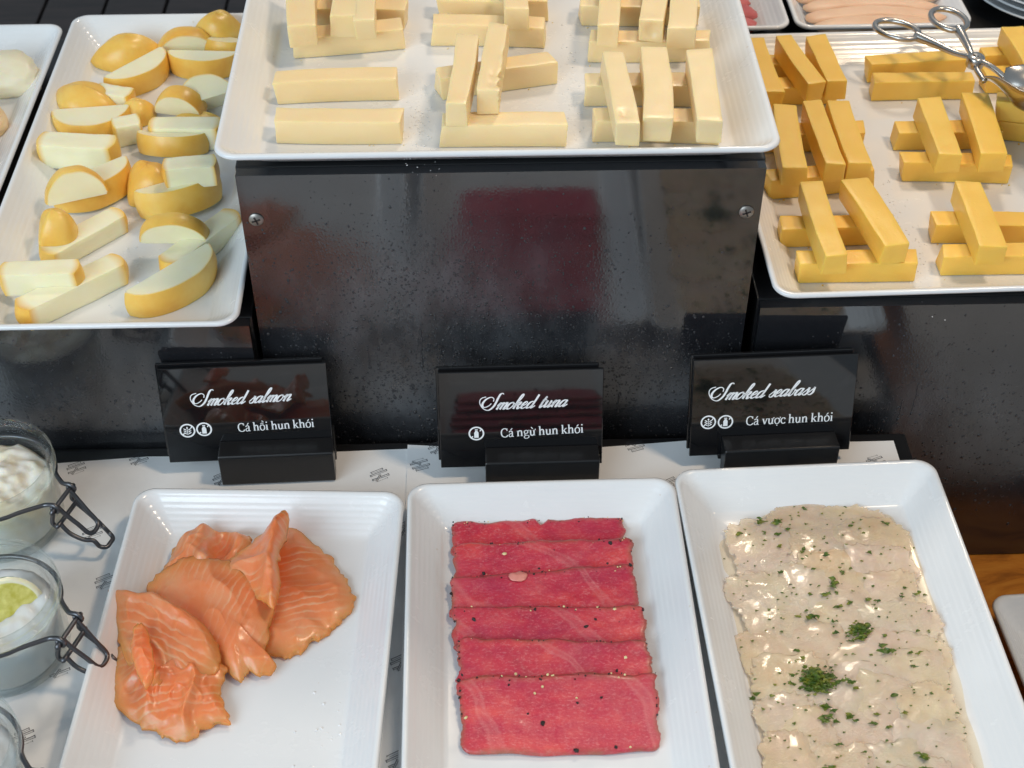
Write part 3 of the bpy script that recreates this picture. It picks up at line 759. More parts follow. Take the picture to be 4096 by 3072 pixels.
def printed_mark(parent, x, y, z, flip, s=1.0):
    L = [((280, 640), (615, 510), 15), ((300, 682), (640, 550), 9), ((262, 742), (735, 560), 17), ((290, 776), (765, 596), 11),
         ((335, 872), (470, 822), 17), ((360, 902), (450, 868), 11), ((580, 780), (815, 690), 17), ((560, 828), (845, 735), 11),
         ((545, 722), (445, 918), 17), ((592, 722), (478, 940), 13), ((490, 935), (800, 815), 6),
         ((268, 628), (305, 690), 13), ((612, 500), (648, 556), 12), ((252, 730), (290, 792), 15), ((735, 545), (772, 602), 15),
         ((325, 860), (362, 916), 14), ((812, 675), (852, 742), 14), ((785, 798), (812, 832), 10), ((505, 712), (600, 722), 9)]
    k = 0.0133 / 600 * s
    verts, faces = [], []
    for (a, b, w) in L:
        A = Vector(((a[0] - 550) * k, -(a[1] - 720) * k / 0.74))
        B = Vector(((b[0] - 550) * k, -(b[1] - 720) * k / 0.74))
        if flip:
            A, B = Vector((A.x, -A.y)), Vector((B.x, -B.y))
            A, B = Matrix.Rotation(R(46), 2) @ A, Matrix.Rotation(R(46), 2) @ B
        d = (B - A).normalized()
        n = Vector((-d.y, d.x)) * w * k * 0.62
        i = len(verts)
        for p in (A - n, B - n, B + n, A + n):
            verts.append((p.x + x, p.y + y, paper_z(p.x + x, p.y + y) + z + 0.00036))
        faces.append((i, i + 1, i + 2, i + 3))
    o = link('printed_mark', mesh('printed_mark', verts, faces), 'ink_grey', parent, smooth=False)
    return o
def papers():
    back = PAPER_BACK
    left = [(-0.56, 0.712)] + back[1:7] + [(0.0, 0.40), (0.0, 0.28), (-0.56, 0.28)]
    left = [(-0.56, 0.712), (-0.47, 0.7125)] + back[1:6] + [(-0.030, 0.718), (-0.034, 0.30), (-0.56, 0.30)]
    right = [(-0.054, 0.7205)] + back[7:] + [(0.2905, 0.30), (-0.052, 0.30)]
    # the back edge of the right sheet runs straight behind the cards
    A = sheet_poly('paper_liner', left, 0.0, 'white printed paper liner on the left, under the jars and the salmon plate')
    B = sheet_poly('paper_liner', right, 0.0009, 'white printed paper liner on the right, under the tuna and seabass plates')
    C = sheet_poly('paper_liner', [(-0.56, 0.462), (-0.215, 0.470), (-0.10, 0.472), (-0.10, 0.29), (-0.56, 0.29)], 0.0018,
                   'white printed paper liner nearest the camera, below the jars')
    for i, (x, y) in enumerate(MARKS):
        par, z = (A, 0.0) if x < -0.052 else (B, 0.0009)
        if y < 0.46 and x < -0.1:
            par, z = C, 0.0018
        printed_mark(par, x, y, z, i in (1, 6, 4))
papers()

# ------------------------------------------------------------------ white plates and trays
def rrect(hw, hl, r, nc=8, ne=6):
    pts = []
    r = min(r, hw - 1e-4, hl - 1e-4)
    corners = [(hw - r, hl - r, 0), (-hw + r, hl - r, 90), (-hw + r, -hl + r, 180), (hw - r, -hl + r, 270)]
    for ci, (cx, cy, a0) in enumerate(corners):
        for k in range(nc + 1):
            a = R(a0 + 90 * k / nc)
            pts.append((cx + r * math.cos(a), cy + r * math.sin(a)))
        nx_, ny_, na = corners[(ci + 1) % 4]
        p0 = pts[-1]
        p1 = (nx_ + r * math.cos(R(na)), ny_ + r * math.sin(R(na)))
        for k in range(1, ne):
            t = k / ne
            pts.append((p0[0] + (p1[0] - p0[0]) * t, p0[1] + (p1[1] - p0[1]) * t))
    return pts
def dish(name, label, cx, cy, zb, rot, W, L, h=0.0265, floor=0.0065, wall=0.023, rc=0.013, rim=0.0038, group='white porcelain dishes'):
    """rectangular porcelain dish: foot, outer wall, rounded lip, ribbed sloping wall, flat well"""
    hw, hl = W / 2, L / 2
    rings = [(wall * 1.45, 0.0), (wall * 1.38, 0.0006), (wall * 0.62, h * 0.52), (0.0052, h * 0.775), (0.0012, h * 0.86), (0.0, h * 0.93),
             (0.0006, h * 0.99), (rim * 0.5, h), (rim * 0.92, h * 0.985), (rim * 1.15, h * 0.94)]
    steps = 6
    for k in range(steps):
        t0 = k / steps
        t1 = (k + 0.72) / steps
        a = rim * 1.3 + (wall - rim * 1.3) * t0
        b = rim * 1.3 + (wall - rim * 1.3) * (k + 1) / steps
        z0 = h * 0.92 + (floor + 0.0012 - h * 0.92) * (t0 ** 0.92)
        z1 = h * 0.92 + (floor + 0.0012 - h * 0.92) * (((k + 1) / steps) ** 0.92)
        rings += [(a + (b - a) * 0.10, z0 + (z1 - z0) * 0.08), (a + (b - a) * 0.60, z0 + (z1 - z0) * 0.53), (a + (b - a) * 0.86, z0 + (z1 - z0) * 0.88)]
    rings += [(wall + 0.001, floor + 0.0007), (wall + 0.0035, floor + 0.0001), (wall + 0.012, floor)]
    verts, faces = [], []
    n = None
    for (ins, z) in rings:
        rr = max(rc - ins * 0.42, 0.0035)
        pts = rrect(hw - ins, hl - ins, rr)
        n = len(pts)
        verts += [(x, y, z) for x, y in pts]
    for i in range(len(rings) - 1):
        for k in range(n):
            faces.append((i * n + k, i * n + (k + 1) % n, (i + 1) * n + (k + 1) % n, (i + 1) * n + k))
    faces.append(tuple(range(n))[::-1])
    faces.append(tuple((len(rings) - 1) * n + k for k in range(n)))
    o = link(name, mesh(name, verts, faces), 'porcelain')
    o.location = (cx, cy, zb)
    o.rotation_euler = (0, 0, R(rot))
    return tag(o, label, 'plate' if 'plate' in name else 'tray', group)
def dish_at(name, label, bx, by, rot, W, L, zb, **kw):
    """(bx, by) is the middle of the back rim"""
    a = R(rot)
    return dish(name, label, bx + math.sin(a) * L / 2, by - math.cos(a) * L / 2, zb, rot, W, L, **kw)
PZ = 0.0016
dish_at('serving_plate', 'white rectangular plate of folded orange salmon, front left', -0.1405, 0.656, -2.6, 0.1765, 0.325, PZ)
dish_at('serving_plate', 'white rectangular plate of overlapping red tuna slices, front middle', 0.0368, 0.6595, 0.5, 0.1760, 0.325, PZ)
dish_at('serving_plate', 'white rectangular plate of pale seabass with parsley, front right', 0.2122, 0.6695, 1.9, 0.1755, 0.325, PZ)
dish_at('serving_tray', 'large white tray on the tall riser holding pale cheese sticks', 0.0113, 1.050, 0.0, 0.336, 0.332, 0.2197, h=0.0265, floor=0.008)
dish_at('serving_tray', 'long white tray on the left holding smoked cheese wedges with golden rind', -0.2420, 1.092, 0.0, 0.1775, 0.394, 0.1087, h=0.0265, floor=0.008)
dish_at('serving_tray', 'white tray at the left picture edge holding white cheese chunks', -0.4240, 1.078, 0.0, 0.1775, 0.380, 0.1087, h=0.0265, floor=0.008)
dish_at('serving_tray', 'wide white tray on the right holding stacked yellow cheese sticks and tongs', 0.4405, 1.0515, 1.3, 0.520, 0.330, 0.1087, h=0.0265, floor=0.008)
dish_at('serving_plate', 'white plate of pale pink ham slices behind the yellow cheese tray', 0.3290, 1.3815, 0.6, 0.146, 0.325, 0.1087, h=0.0265)
dish_at('serving_plate', 'white plate of dark red beef slices, behind the top tray corner', 0.1790, 1.3800, 0.6, 0.146, 0.325, 0.1090, h=0.0265)
dish_at('serving_plate', 'cream white dish on the wood at the right picture edge', 0.470, 0.678, 3.0, 0.200, 0.300, -0.1498, h=0.03)

# ------------------------------------------------------------------ cheese sticks
def stick_mesh(L, w, h, seed, eye=None, crumble=False):
    """hand cut bar: slightly uneven planes, softened edges"""
    bm = bmesh.new()
    bmesh.ops.create_cube(bm, size=1)
    rnd = random.Random(seed)
    for v in bm.verts:
        v.co = Vector((v.co.x * L, v.co.y * w, v.co.z * h))
    top = [v for v in bm.verts if v.co.z > 0]
    for v in bm.verts:
        v.co.x += rnd.uniform(-0.0018, 0.0018)
        if v.co.z > 0:
            v.co.y += rnd.uniform(-0.0013, 0.0013)
            v.co.z += rnd.uniform(-0.0005, 0.0)
    bmesh.ops.bevel(bm, geom=bm.edges[:], offset=0.0009 + rnd.random() * 0.0005, segments=2, profile=0.6, affect='EDGES')
    long_edges = [e for e in bm.edges if abs((e.verts[0].co - e.verts[1].co).x) > L * 0.6]
    bmesh.ops.subdivide_edges(bm, edges=long_edges, cuts=22, use_grid_fill=True)
    mid = [e for e in bm.edges if abs((e.verts[0].co - e.verts[1].co).y) > w * 0.5 or abs((e.verts[0].co - e.verts[1].co).z) > h * 0.5]
    bmesh.ops.subdivide_edges(bm, edges=mid, cuts=6, use_grid_fill=True)
    bend = rnd.uniform(-0.0012, 0.0012)
    for v in bm.verts:
        c = v.co.copy()
        u = c.x / (L / 2)
        if c.z > -h * 0.46:
            a = 0.00032
            v.co.y += a * noise.noise(Vector((c.x * 60 + seed * 3.1, c.y * 50, c.z * 90))) * 1.3
            v.co.z += a * noise.noise(Vector((c.x * 55 + seed * 7.7, c.y * 90, c.z * 30 + 9))) * (1.2 if c.z > 0 else 0)
        v.co.x += 0.0003 * noise.noise(Vector((c.y * 160, c.z * 160, seed * 1.7 + (5 if c.x > 0 else 0))))
        v.co.y += bend * (1 - u * u)
        if eye:
            ex, ey, ez, er = eye
            d = (Vector((ex * L / 2, ey * w / 2, ez * h / 2)) - c).length
            if d < er:
                dirv = (-Vector((ex if abs(ex) > 0.99 else 0, ey if abs(ey) > 0.99 else 0, ez if abs(ez) > 0.99 else 0)))
                v.co += dirv * 0.45 * er * (1 - (d / er) ** 2)
        if crumble and c.x < L * 0.12 and c.y < 0 and c.z > -h * 0.45:
            k = max(0, noise.noise(Vector((c.x * 180, c.z * 180, 3.3)))) * 0.0045 + max(0, noise.noise(Vector((c.x * 420, c.z * 420, 8)))) * 0.002
            v.co.y += k * (-c.y / (w / 2))
            v.co.z -= k * 0.5 if c.z > 0 else 0
    bmesh.ops.recalc_face_normals(bm, faces=bm.faces)
    return bm_mesh(bm, 'cheese_stick')
def sticks(rows, mat, group, h):
    for i, (x, y, zt, yaw, L, w, label) in enumerate(rows):
        eye = None
        if 'small eye' in label: eye = (-0.72, 0.1, 1.0, 0.0042)
        if 'round eye' in label: eye = (0.0, -1.0, 0.1, 0.0045)
        if 'hollow eye' in label: eye = (-1.0, -0.1, 0.0, 0.0060)
        me = stick_mesh(L, w, h, i * 3 + len(group), eye, 'cracked' in label)
        o = link('cheese_stick', me, mat)
        o.location = (x, y, zt - h / 2)
        o.rotation_euler = (0, 0, R(yaw))
        sharp(o, 50)
        tag(o, label, 'cheese', group)
sticks(TOP_STICKS, 'pale_cheese', 'pale cheese sticks on the top tray', 0.0160)
sticks(YELLOW_STICKS, 'yellow_cheese', 'yellow cheese sticks on the right tray', 0.0162)

# ------------------------------------------------------------------ smoked cheese pieces
def lune_mesh(Rr, phi, sy, seed):
    """orange-segment piece: two flat cut faces meeting on the x axis, rind outside"""
    na, nb = 26, 9
    verts, faces, mask = [], [], []
    def add(p, m):
        verts.append(p); mask.append(m); return len(verts) - 1
    def pt(i, j, k=1.0):
        t = math.pi * (0.02 + 0.96 * i / na)
        a = R(phi) * j / nb
        rr = Rr * (1 + 0.05 * noise.noise(Vector((math.cos(t) * 1.5, a * 2, seed * 5.3))))
        cap = min(1.0, 1.0)
        x = rr * math.cos(t)
        x = max(-Rr * 0.93, min(Rr * 0.90, x))
        y = rr * sy * math.sin(t) ** 0.75
        return Vector((x * k, y * k * math.cos(a), y * k * math.sin(a)))
    g = [[add(pt(i, j), 1.0) for i in range(na + 1)] for j in range(nb + 1)]
    for j in range(nb):
        for i in range(na):
            faces.append((g[j][i], g[j][i + 1], g[j + 1][i + 1], g[j + 1][i]))
    for j in (0, nb):
        o1 = [add(pt(i, j), 0.9) for i in range(na + 1)]
        o2 = [add(pt(i, j, 0.93), 0.14) for i in range(na + 1)]
        o3 = [add(pt(i, j, 0.72), 0.0) for i in range(na + 1)]
        for A, B in ((o1, o2), (o2, o3)):
            for i in range(na):
                f = (A[i], A[i + 1], B[i + 1], B[i])
                faces.append(f if j else f[::-1])
        c = add(Vector((0, 0, 0)), 0.0)
        for i in range(na):
            f = (o3[i], o3[i + 1], c)
            faces.append(f if j else f[::-1])
        # straight back edge
        faces.append((o3[na], o2[na], o1[na], c) if j == 0 else (c, o1[na], o2[na], o3[na]))
        faces.append((c, o1[0], o2[0], o3[0]) if j == 0 else (o3[0], o2[0], o1[0], c))
    return mesh('smoked_cheese', verts, faces, mask)
def slab_mesh(L, sag, t, seed):
    """segment slice: flat cut faces +-y, chord at z=0, rind over the arc"""
    n, mth = 26, 5
    verts, faces, mask = [], [], []
    def add(p, m):
        verts.append(p); mask.append(m); return len(verts) - 1
    def arc(i, k=1.0):
        u = -1 + 2 * i / n
        z = sag * max(0.0, 1 - abs(u) ** 2.2) ** 0.62 + sag * 0.06
        z *= 1 + 0.05 * noise.noise(Vector((u * 2, seed * 3.1, 0)))
        return u * L / 2 * k, z * k
    rows = []
    for j in range(mth + 1):
        v = -1 + 2 * j / mth
        k = 1 + 0.05 * (1 - v * v)
        rows.append([add(Vector((arc(i)[0] * k, v * t / 2, arc(i)[1] * k)), 1.0) for i in range(n + 1)])
    for j in range(mth):
        for i in range(n):
            faces.append((rows[j][i], rows[j + 1][i], rows[j + 1][i + 1], rows[j][i + 1]))
    for sgn in (-1, 1):
        o1 = [add(Vector((arc(i)[0], sgn * t / 2, arc(i)[1])), 0.9) for i in range(n + 1)]
        o2 = [add(Vector((arc(i)[0] * 0.95, sgn * t / 2, arc(i)[1] * 0.92)), 0.12) for i in range(n + 1)]
        b = [add(Vector((arc(i)[0] * 0.95, sgn * t / 2, 0)), 0.0) for i in range(n + 1)]
        for A, B in ((o1, o2), (o2, b)):
            for i in range(n):
                f = (A[i], A[i + 1], B[i + 1], B[i])
                faces.append(f if sgn > 0 else f[::-1])
    b0 = len(verts) - (n + 1)
    b1 = b0 - 3 * (n + 1)
    for i in range(n):
        faces.append((b1 + i, b1 + i + 1, b0 + i + 1, b0 + i))
    return mesh('smoked_cheese', verts, faces, mask)
def cheese_bar_mesh(L, w, t, seed):
    """rectangular cut with convex rind on both short ends"""
    nx, ny, nz_ = 18, 5, 5
    bm = bmesh.new()
    bmesh.ops.create_cube(bm, size=1)
    bmesh.ops.subdivide_edges(bm, edges=bm.edges[:], cuts=9, use_grid_fill=True)
    lay = bm.verts.layers.float.new('mask')
    rnd = random.Random(seed)
    skew = rnd.uniform(-0.25, 0.25)
    for v in bm.verts:
        c = v.co.copy()
        u, a, b = c.x * 2, c.y * 2, c.z * 2
        x = u * L / 2
        bul = 0.10 * L * (1 - 0.75 * a * a) * (1 - 0.35 * b * b)
        if abs(u) > 0.55:
            x += math.copysign(bul * (abs(u) - 0.55) / 0.45, u) - math.copysign(0.05 * L, u) * (abs(u) - 0.55) / 0.45
        rim = max(0, (abs(u) - 0.86) / 0.14)
        v[lay] = 1.0 if abs(u) > 0.999 else 0.25 * rim
        taper = 1 - 0.10 * u * skew * 2
        soft = 0.965 if (abs(a) > 0.99 and abs(b) > 0.99) else 1.0
        v.co = Vector((x, a * w / 2 * taper * soft + 0.0006 * nz(u * 2, b, seed), b * t / 2 * soft + (0.0005 * nz(u * 2, a, seed + 4) if b > -0.9 else 0)))
    me = bpy.data.meshes.new('smoked_cheese')
    bm.to_mesh(me)
    bm.free()
    return me
def cap_mesh(a, b, c, seed):
    """domed end piece, rind on top"""
    n, m = 30, 10
    verts, faces, mask = [], [], []
    for j in range(m + 1):
        v = (math.pi / 2) * (j / m)
        for i in range(n):
            u = 2 * math.pi * i / n
            k = 1 + 0.07 * noise.noise(Vector((math.cos(u), math.sin(u), v + seed * 2.7)))
            cu, su = math.cos(u), math.sin(u)
            ln = 1 - abs(cu) ** 2.0 * 0.96                     # pointed ends like an orange segment
            w_ = math.copysign(ln ** 0.9, su) if abs(su) > 1e-6 else 0.0
            cv = math.cos(v) ** 0.7
            top = 1 - 0.45 * abs(cu * cv) ** 2
            verts.append((a * cu * cv * k, b * w_ * cv * k * (1.12 if su < 0 else 0.88), c * math.sin(v) * k * top))
            mask.append(1.0)
    for j in range(m):
        for i in range(n):
            faces.append((j * n + i, j * n + (i + 1) % n, (j + 1) * n + (i + 1) % n, (j + 1) * n + i))
    q = len(verts)
    for i in range(n):
        x, y, z = verts[i]
        verts.append((x * 0.97, y * 0.97, -0.0002)); mask.append(0.2)
    for i in range(n):
        faces.append((i, q + i, q + (i + 1) % n, (i + 1) % n))
    faces.append(tuple(q + i for i in range(n))[::-1])
    return mesh('smoked_cheese', verts, faces, mask)
def smoked():
    for i, (x, y, kind, p, yaw, lift, tx, label) in enumerate(WEDGES):
        m = 0.001
        if kind == 'lune': me = lune_mesh(p[0] * m, p[1], p[2], i)
        elif kind == 'slab': me = slab_mesh(p[0] * m, p[1] * m, p[2] * m, i)
        elif kind == 'bar': me = cheese_bar_mesh(p[0] * m, p[1] * m, p[2] * m, i)
        else: me = cap_mesh(p[0] * m, p[1] * m, p[2] * m, i)
        o = link('smoked_cheese_piece', me, 'smoked_cheese')
        rot = Matrix.Rotation(R(yaw), 4, 'Z') @ Matrix.Rotation(R(tx), 4, 'X')
        zmin = min((rot @ v.co).z for v in me.vertices)
        cxy = sum(((rot @ v.co) for v in me.vertices), Vector()) / len(me.vertices)
        o.matrix_world = Matrix.Translation((x - cxy.x, y - cxy.y, 0.1170 + lift * m - zmin)) @ rot
        sharp(o, 38)
        tag(o, label, 'cheese', 'smoked cheese pieces on the long left tray')
smoked()

def lump(name, label, loc, size, seed, mat, cat, group=None, rz=0.0, amp=0.22):
    bm = bmesh.new()
    bmesh.ops.create_icosphere(bm, subdivisions=4, radius=1)
    for v in bm.verts:
        c = v.co.copy()
        k = 1 + amp * noise.noise(c * 1.4 + Vector((seed * 3, 0, 0))) + amp * 0.35 * noise.noise(c * 4 + Vector((0, seed, 0)))
        z = max(c.z * k, -0.55)
        sq = lambda t: math.copysign(abs(t) ** 0.8, t)
        v.co = Vector((sq(c.x) * k * size[0], sq(c.y) * k * size[1], (z + 0.55) * size[2]))
    o = link(name, bm_mesh(bm, name), mat)
    o.location = loc
    o.rotation_euler = (0, 0, rz)
    return tag(o, label, cat, group)
for q, (x, y, sx, sy, sz, sd, lb) in enumerate([
        (-0.378, 1.012, 0.036, 0.021, 0.017, 1, 'large white cheese chunk at the back of the far left tray'),
        (-0.385, 0.950, 0.026, 0.026, 0.014, 5, 'tan cheese chunk in the middle of the far left tray, behind the nearest one'),
        (-0.385, 0.885, 0.026, 0.026, 0.015, 9, 'tan cheese chunk nearest the front, at the picture edge of the far left tray')]):
    lump('white_cheese_chunk', lb, (x, y, 0.1168), (sx, sy, sz), sd, 'white_cheese' if q == 0 else 'tan_cheese', 'cheese', 'white cheese chunks on the far left tray', 0.3 * q)

# ------------------------------------------------------------------ draped fish slices
def drape(name, outline, zf, thick, mat, label, cat, group, rings=26, sub=7, ragged=0.0012, seed=0, ctr=None):
    o2 = catmull([Vector((x, y, 0)) for x, y in outline], sub, True)
    c = Vector((0, 0, 0))
    for p in o2: c += p
    c /= len(o2)
    if ctr: c = Vector((ctr[0], ctr[1], 0))
    n = len(o2)
    verts, mask = [], []
    pos = []
    for j in range(1, rings + 1):
        s = j / rings
        for i, p in enumerate(o2):
            q = c + (p - c) * s
            if j >= rings - 1:
                d = (p - c).normalized()
                k = nz(i * 0.31, seed * 5.1) + 0.6 * nz(i * 0.9, seed * 3.3 + 7)
                q = q + d * ragged * k
            pos.append((q.x, q.y, s))
    def emit(off, edge):
        base = len(verts)
        verts.append((0, 0, zf(c.x, c.y, 0.0) - off)); mask.append(0)
        for (x, y, s) in pos:
            t = off * (1.0 if s < 0.99 else 0.75)
            verts.append((x - c.x, y - c.y, zf(x, y, s) - t)); mask.append(s ** 2)
        return base
    b0, b1 = emit(0, 1), emit(thick, 0)
    faces = []
    for base, flip in ((b0, False), (b1, True)):
        for i in range(n):
            f = (base, base + 1 + i, base + 1 + (i + 1) % n)
            faces.append(f[::-1] if flip else f)
        for j in range(rings - 1):
            for i in range(n):
                a = base + 1 + j * n + i
                b = base + 1 + j * n + (i + 1) % n
                f = (a, a + n, b + n, b)
                faces.append(f[::-1] if flip else f)
    for i in range(n):
        a = b0 + 1 + (rings - 1) * n + i
        b = b0 + 1 + (rings - 1) * n + (i + 1) % n
        faces.append((a, a + b1 - b0, b + b1 - b0, b))
    area = sum(o2[i].x * o2[(i + 1) % n].y - o2[(i + 1) % n].x * o2[i].y for i in range(n))
    if area < 0:
        faces = [f[::-1] for f in faces]
    o = link(name, mesh(name, verts, faces, mask), mat)
    o.location = (c.x, c.y, 0)
    return tag(o, label, cat, group)
def seg_d(x, y, a, b):
    ax, ay, bx, by = *a, *b
    dx, dy = bx - ax, by - ay
    t = max(0, min(1, ((x - ax) * dx + (y - ay) * dy) / (dx * dx + dy * dy)))
    return math.hypot(x - ax - t * dx, y - ay - t * dy), t
def ridge(x, y, pts, w):
    return max(math.exp(-(seg_d(x, y, pts[i], pts[i + 1])[0] / w) ** 2) for i in range(len(pts) - 1))
SF = PZ + 0.0065          # well of the front plates
def crease(x, y, seed, sc):
    """sharp crests like folded flesh, 0..1"""
    a = 1 - abs(nz(x, y, seed, sc)) * 2.2
    b = 1 - abs(nz(x, y, seed + 4, sc * 2.3)) * 2.2
    return max(0, a) ** 2 + 0.35 * max(0, b) ** 2
def salmon():
    g = 'folded smoked salmon slices'
    def yspan(o):
        ys = [p[1] for p in o]
        return min(ys), max(ys)
    def z_right(x, y, s):
        return SF + 0.0024 + 0.0045 * (1 - s ** 4) + 0.0028 * crease(x, y, 1, 26) * (1 - s ** 5) + 0.0012 * nz(x, y, 1, 80) * (0.4 + s * 0.6) + 0.0012 * max(0, nz(x, y, 6, 60)) * s
    drape('salmon_slice', SALMON_RIGHT, z_right, 0.0016, 'salmon_flesh_b', 'flat orange salmon slice with golden edge, rightmost of the salmon pile', 'salmon', g, seed=1, ragged=0.0026, rings=34)
    cb = (sum(p[0] for p in SALMON_BACK) / len(SALMON_BACK), sum(p[1] for p in SALMON_BACK) / len(SALMON_BACK))
    pocket = (cb[0] + 0.006, cb[1] + 0.006)
    lip = [(pocket[0] - 0.010, pocket[1] + 0.016), (pocket[0] - 0.007, pocket[1]), (pocket[0] - 0.006, pocket[1] - 0.018)]
    bk = [SALMON_BACK[0], SALMON_BACK[2], SALMON_BACK[4], SALMON_BACK[5]]
    def z_back(x, y, s):
        d = math.hypot((x - pocket[0]) / 0.010, (y - pocket[1]) / 0.016)
        z = 0.0030 + 0.0140 * (1 - s ** 4) - 0.0125 * math.exp(-d ** 4) + 0.0055 * ridge(x, y, lip, 0.0045) + 0.0035 * ridge(x, y, bk, 0.006) * (1 - s ** 10)
        return SF + z + 0.0022 * crease(x, y, 2, 40) + 0.0010 * nz(x, y, 2, 90)
    drape('salmon_slice', SALMON_BACK, z_back, 0.0016, 'salmon_flesh_a', 'curled salmon slice with a dark hollow at the back left of the pile', 'salmon', g, seed=2, ragged=0.0022, rings=40)
    fa, fb = yspan(SALMON_FRONT)
    def z_front(x, y, s):
        t = min(1.0, max(0.0, (y - fa) / (fb - fa)))
        z = 0.0035 + 0.0150 * t ** 0.8 + 0.0075 * (1 - s ** 3) * (1 - 0.4 * t)
        return SF + z + 0.0022 * crease(x, y, 3.3, 30) * (1 - s ** 6) + 0.0010 * nz(x, y, 3, 70) + 0.0018 * nz(x, y, 8, 45) * s ** 3
    drape('salmon_slice', SALMON_FRONT, z_front, 0.0016, 'salmon_flesh_a', 'broad salmon slice with pale fat lines in the middle of the pile', 'salmon', g, seed=3, ragged=0.0026, rings=34)
    f = SALMON_FOLD
    rl = [f[4], ((f[6][0] + f[2][0]) / 2 + 0.004, (f[6][1] + f[2][1]) / 2), ((f[9][0] * 0.8 + f[13][0] * 0.2), (f[9][1] * 0.8 + f[13][1] * 0.2)), f[11]]
    def z_fold(x, y, s):
        return SF + 0.0170 + 0.0150 * ridge(x, y, rl, 0.009) * (1 - 0.25 * s ** 3) + 0.003 * (1 - s * s) - 0.003 * s ** 4 + 0.0026 * crease(x, y, 5.5, 48) + 0.001 * nz(x, y, 4, 90)
    drape('salmon_slice', SALMON_FOLD, z_fold, 0.0016, 'salmon_flesh_c', 'upright folded salmon slice with a raised ridge at the top of the pile', 'salmon', g, seed=4, ragged=0.002, rings=34)
    na, nb_ = yspan(SALMON_NEAR)
    def z_near(x, y, s):
        t = min(1.0, max(0.0, (y - na) / (nb_ - na)))
        return SF + 0.0030 + 0.0080 * t + 0.0060 * (1 - s ** 3) + 0.0050 * crease(x + 0.3 * y, y, 5, 42) * (1 - s ** 4) + 0.0014 * nz(x, y, 5, 90)
    drape('salmon_slice', SALMON_NEAR, z_near, 0.0016, 'salmon_flesh_b', 'crumpled salmon slice nearest the camera with rippled folds', 'salmon', g, seed=5, ragged=0.003, rings=40)
    q = SALMON_ROLL
    rr = [q[2], q[4], q[6], q[7]]
    def z_roll(x, y, s):
        z = 0.0125 + 0.0070 * (1 - s ** 3) + 0.0085 * ridge(x, y, rr, 0.009) * (1 - s ** 8) + 0.0040 * crease(x, y + 0.4 * x, 6.6, 36) * (1 - s ** 5)
        return SF + z + 0.0012 * nz(x, y, 6, 80)
    drape('salmon_slice', SALMON_ROLL, z_roll, 0.0016, 'salmon_flesh_c', 'rolled pinkish salmon slice lapping over the left rim of the plate', 'salmon', g, seed=6, ragged=0.0028, rings=40)
    def z_flap(x, y, s):
        return SF + 0.0235 + 0.0045 * (1 - s ** 2) + 0.0030 * crease(x, y, 7.7, 60) + 0.0012 * nz(x, y, 7, 90)
    drape('salmon_slice', SALMON_FLAP, z_flap, 0.0016, 'salmon_flesh_b', 'small narrow salmon flap lying on the crumpled front slice', 'salmon', g, seed=7, rings=14)
salmon()

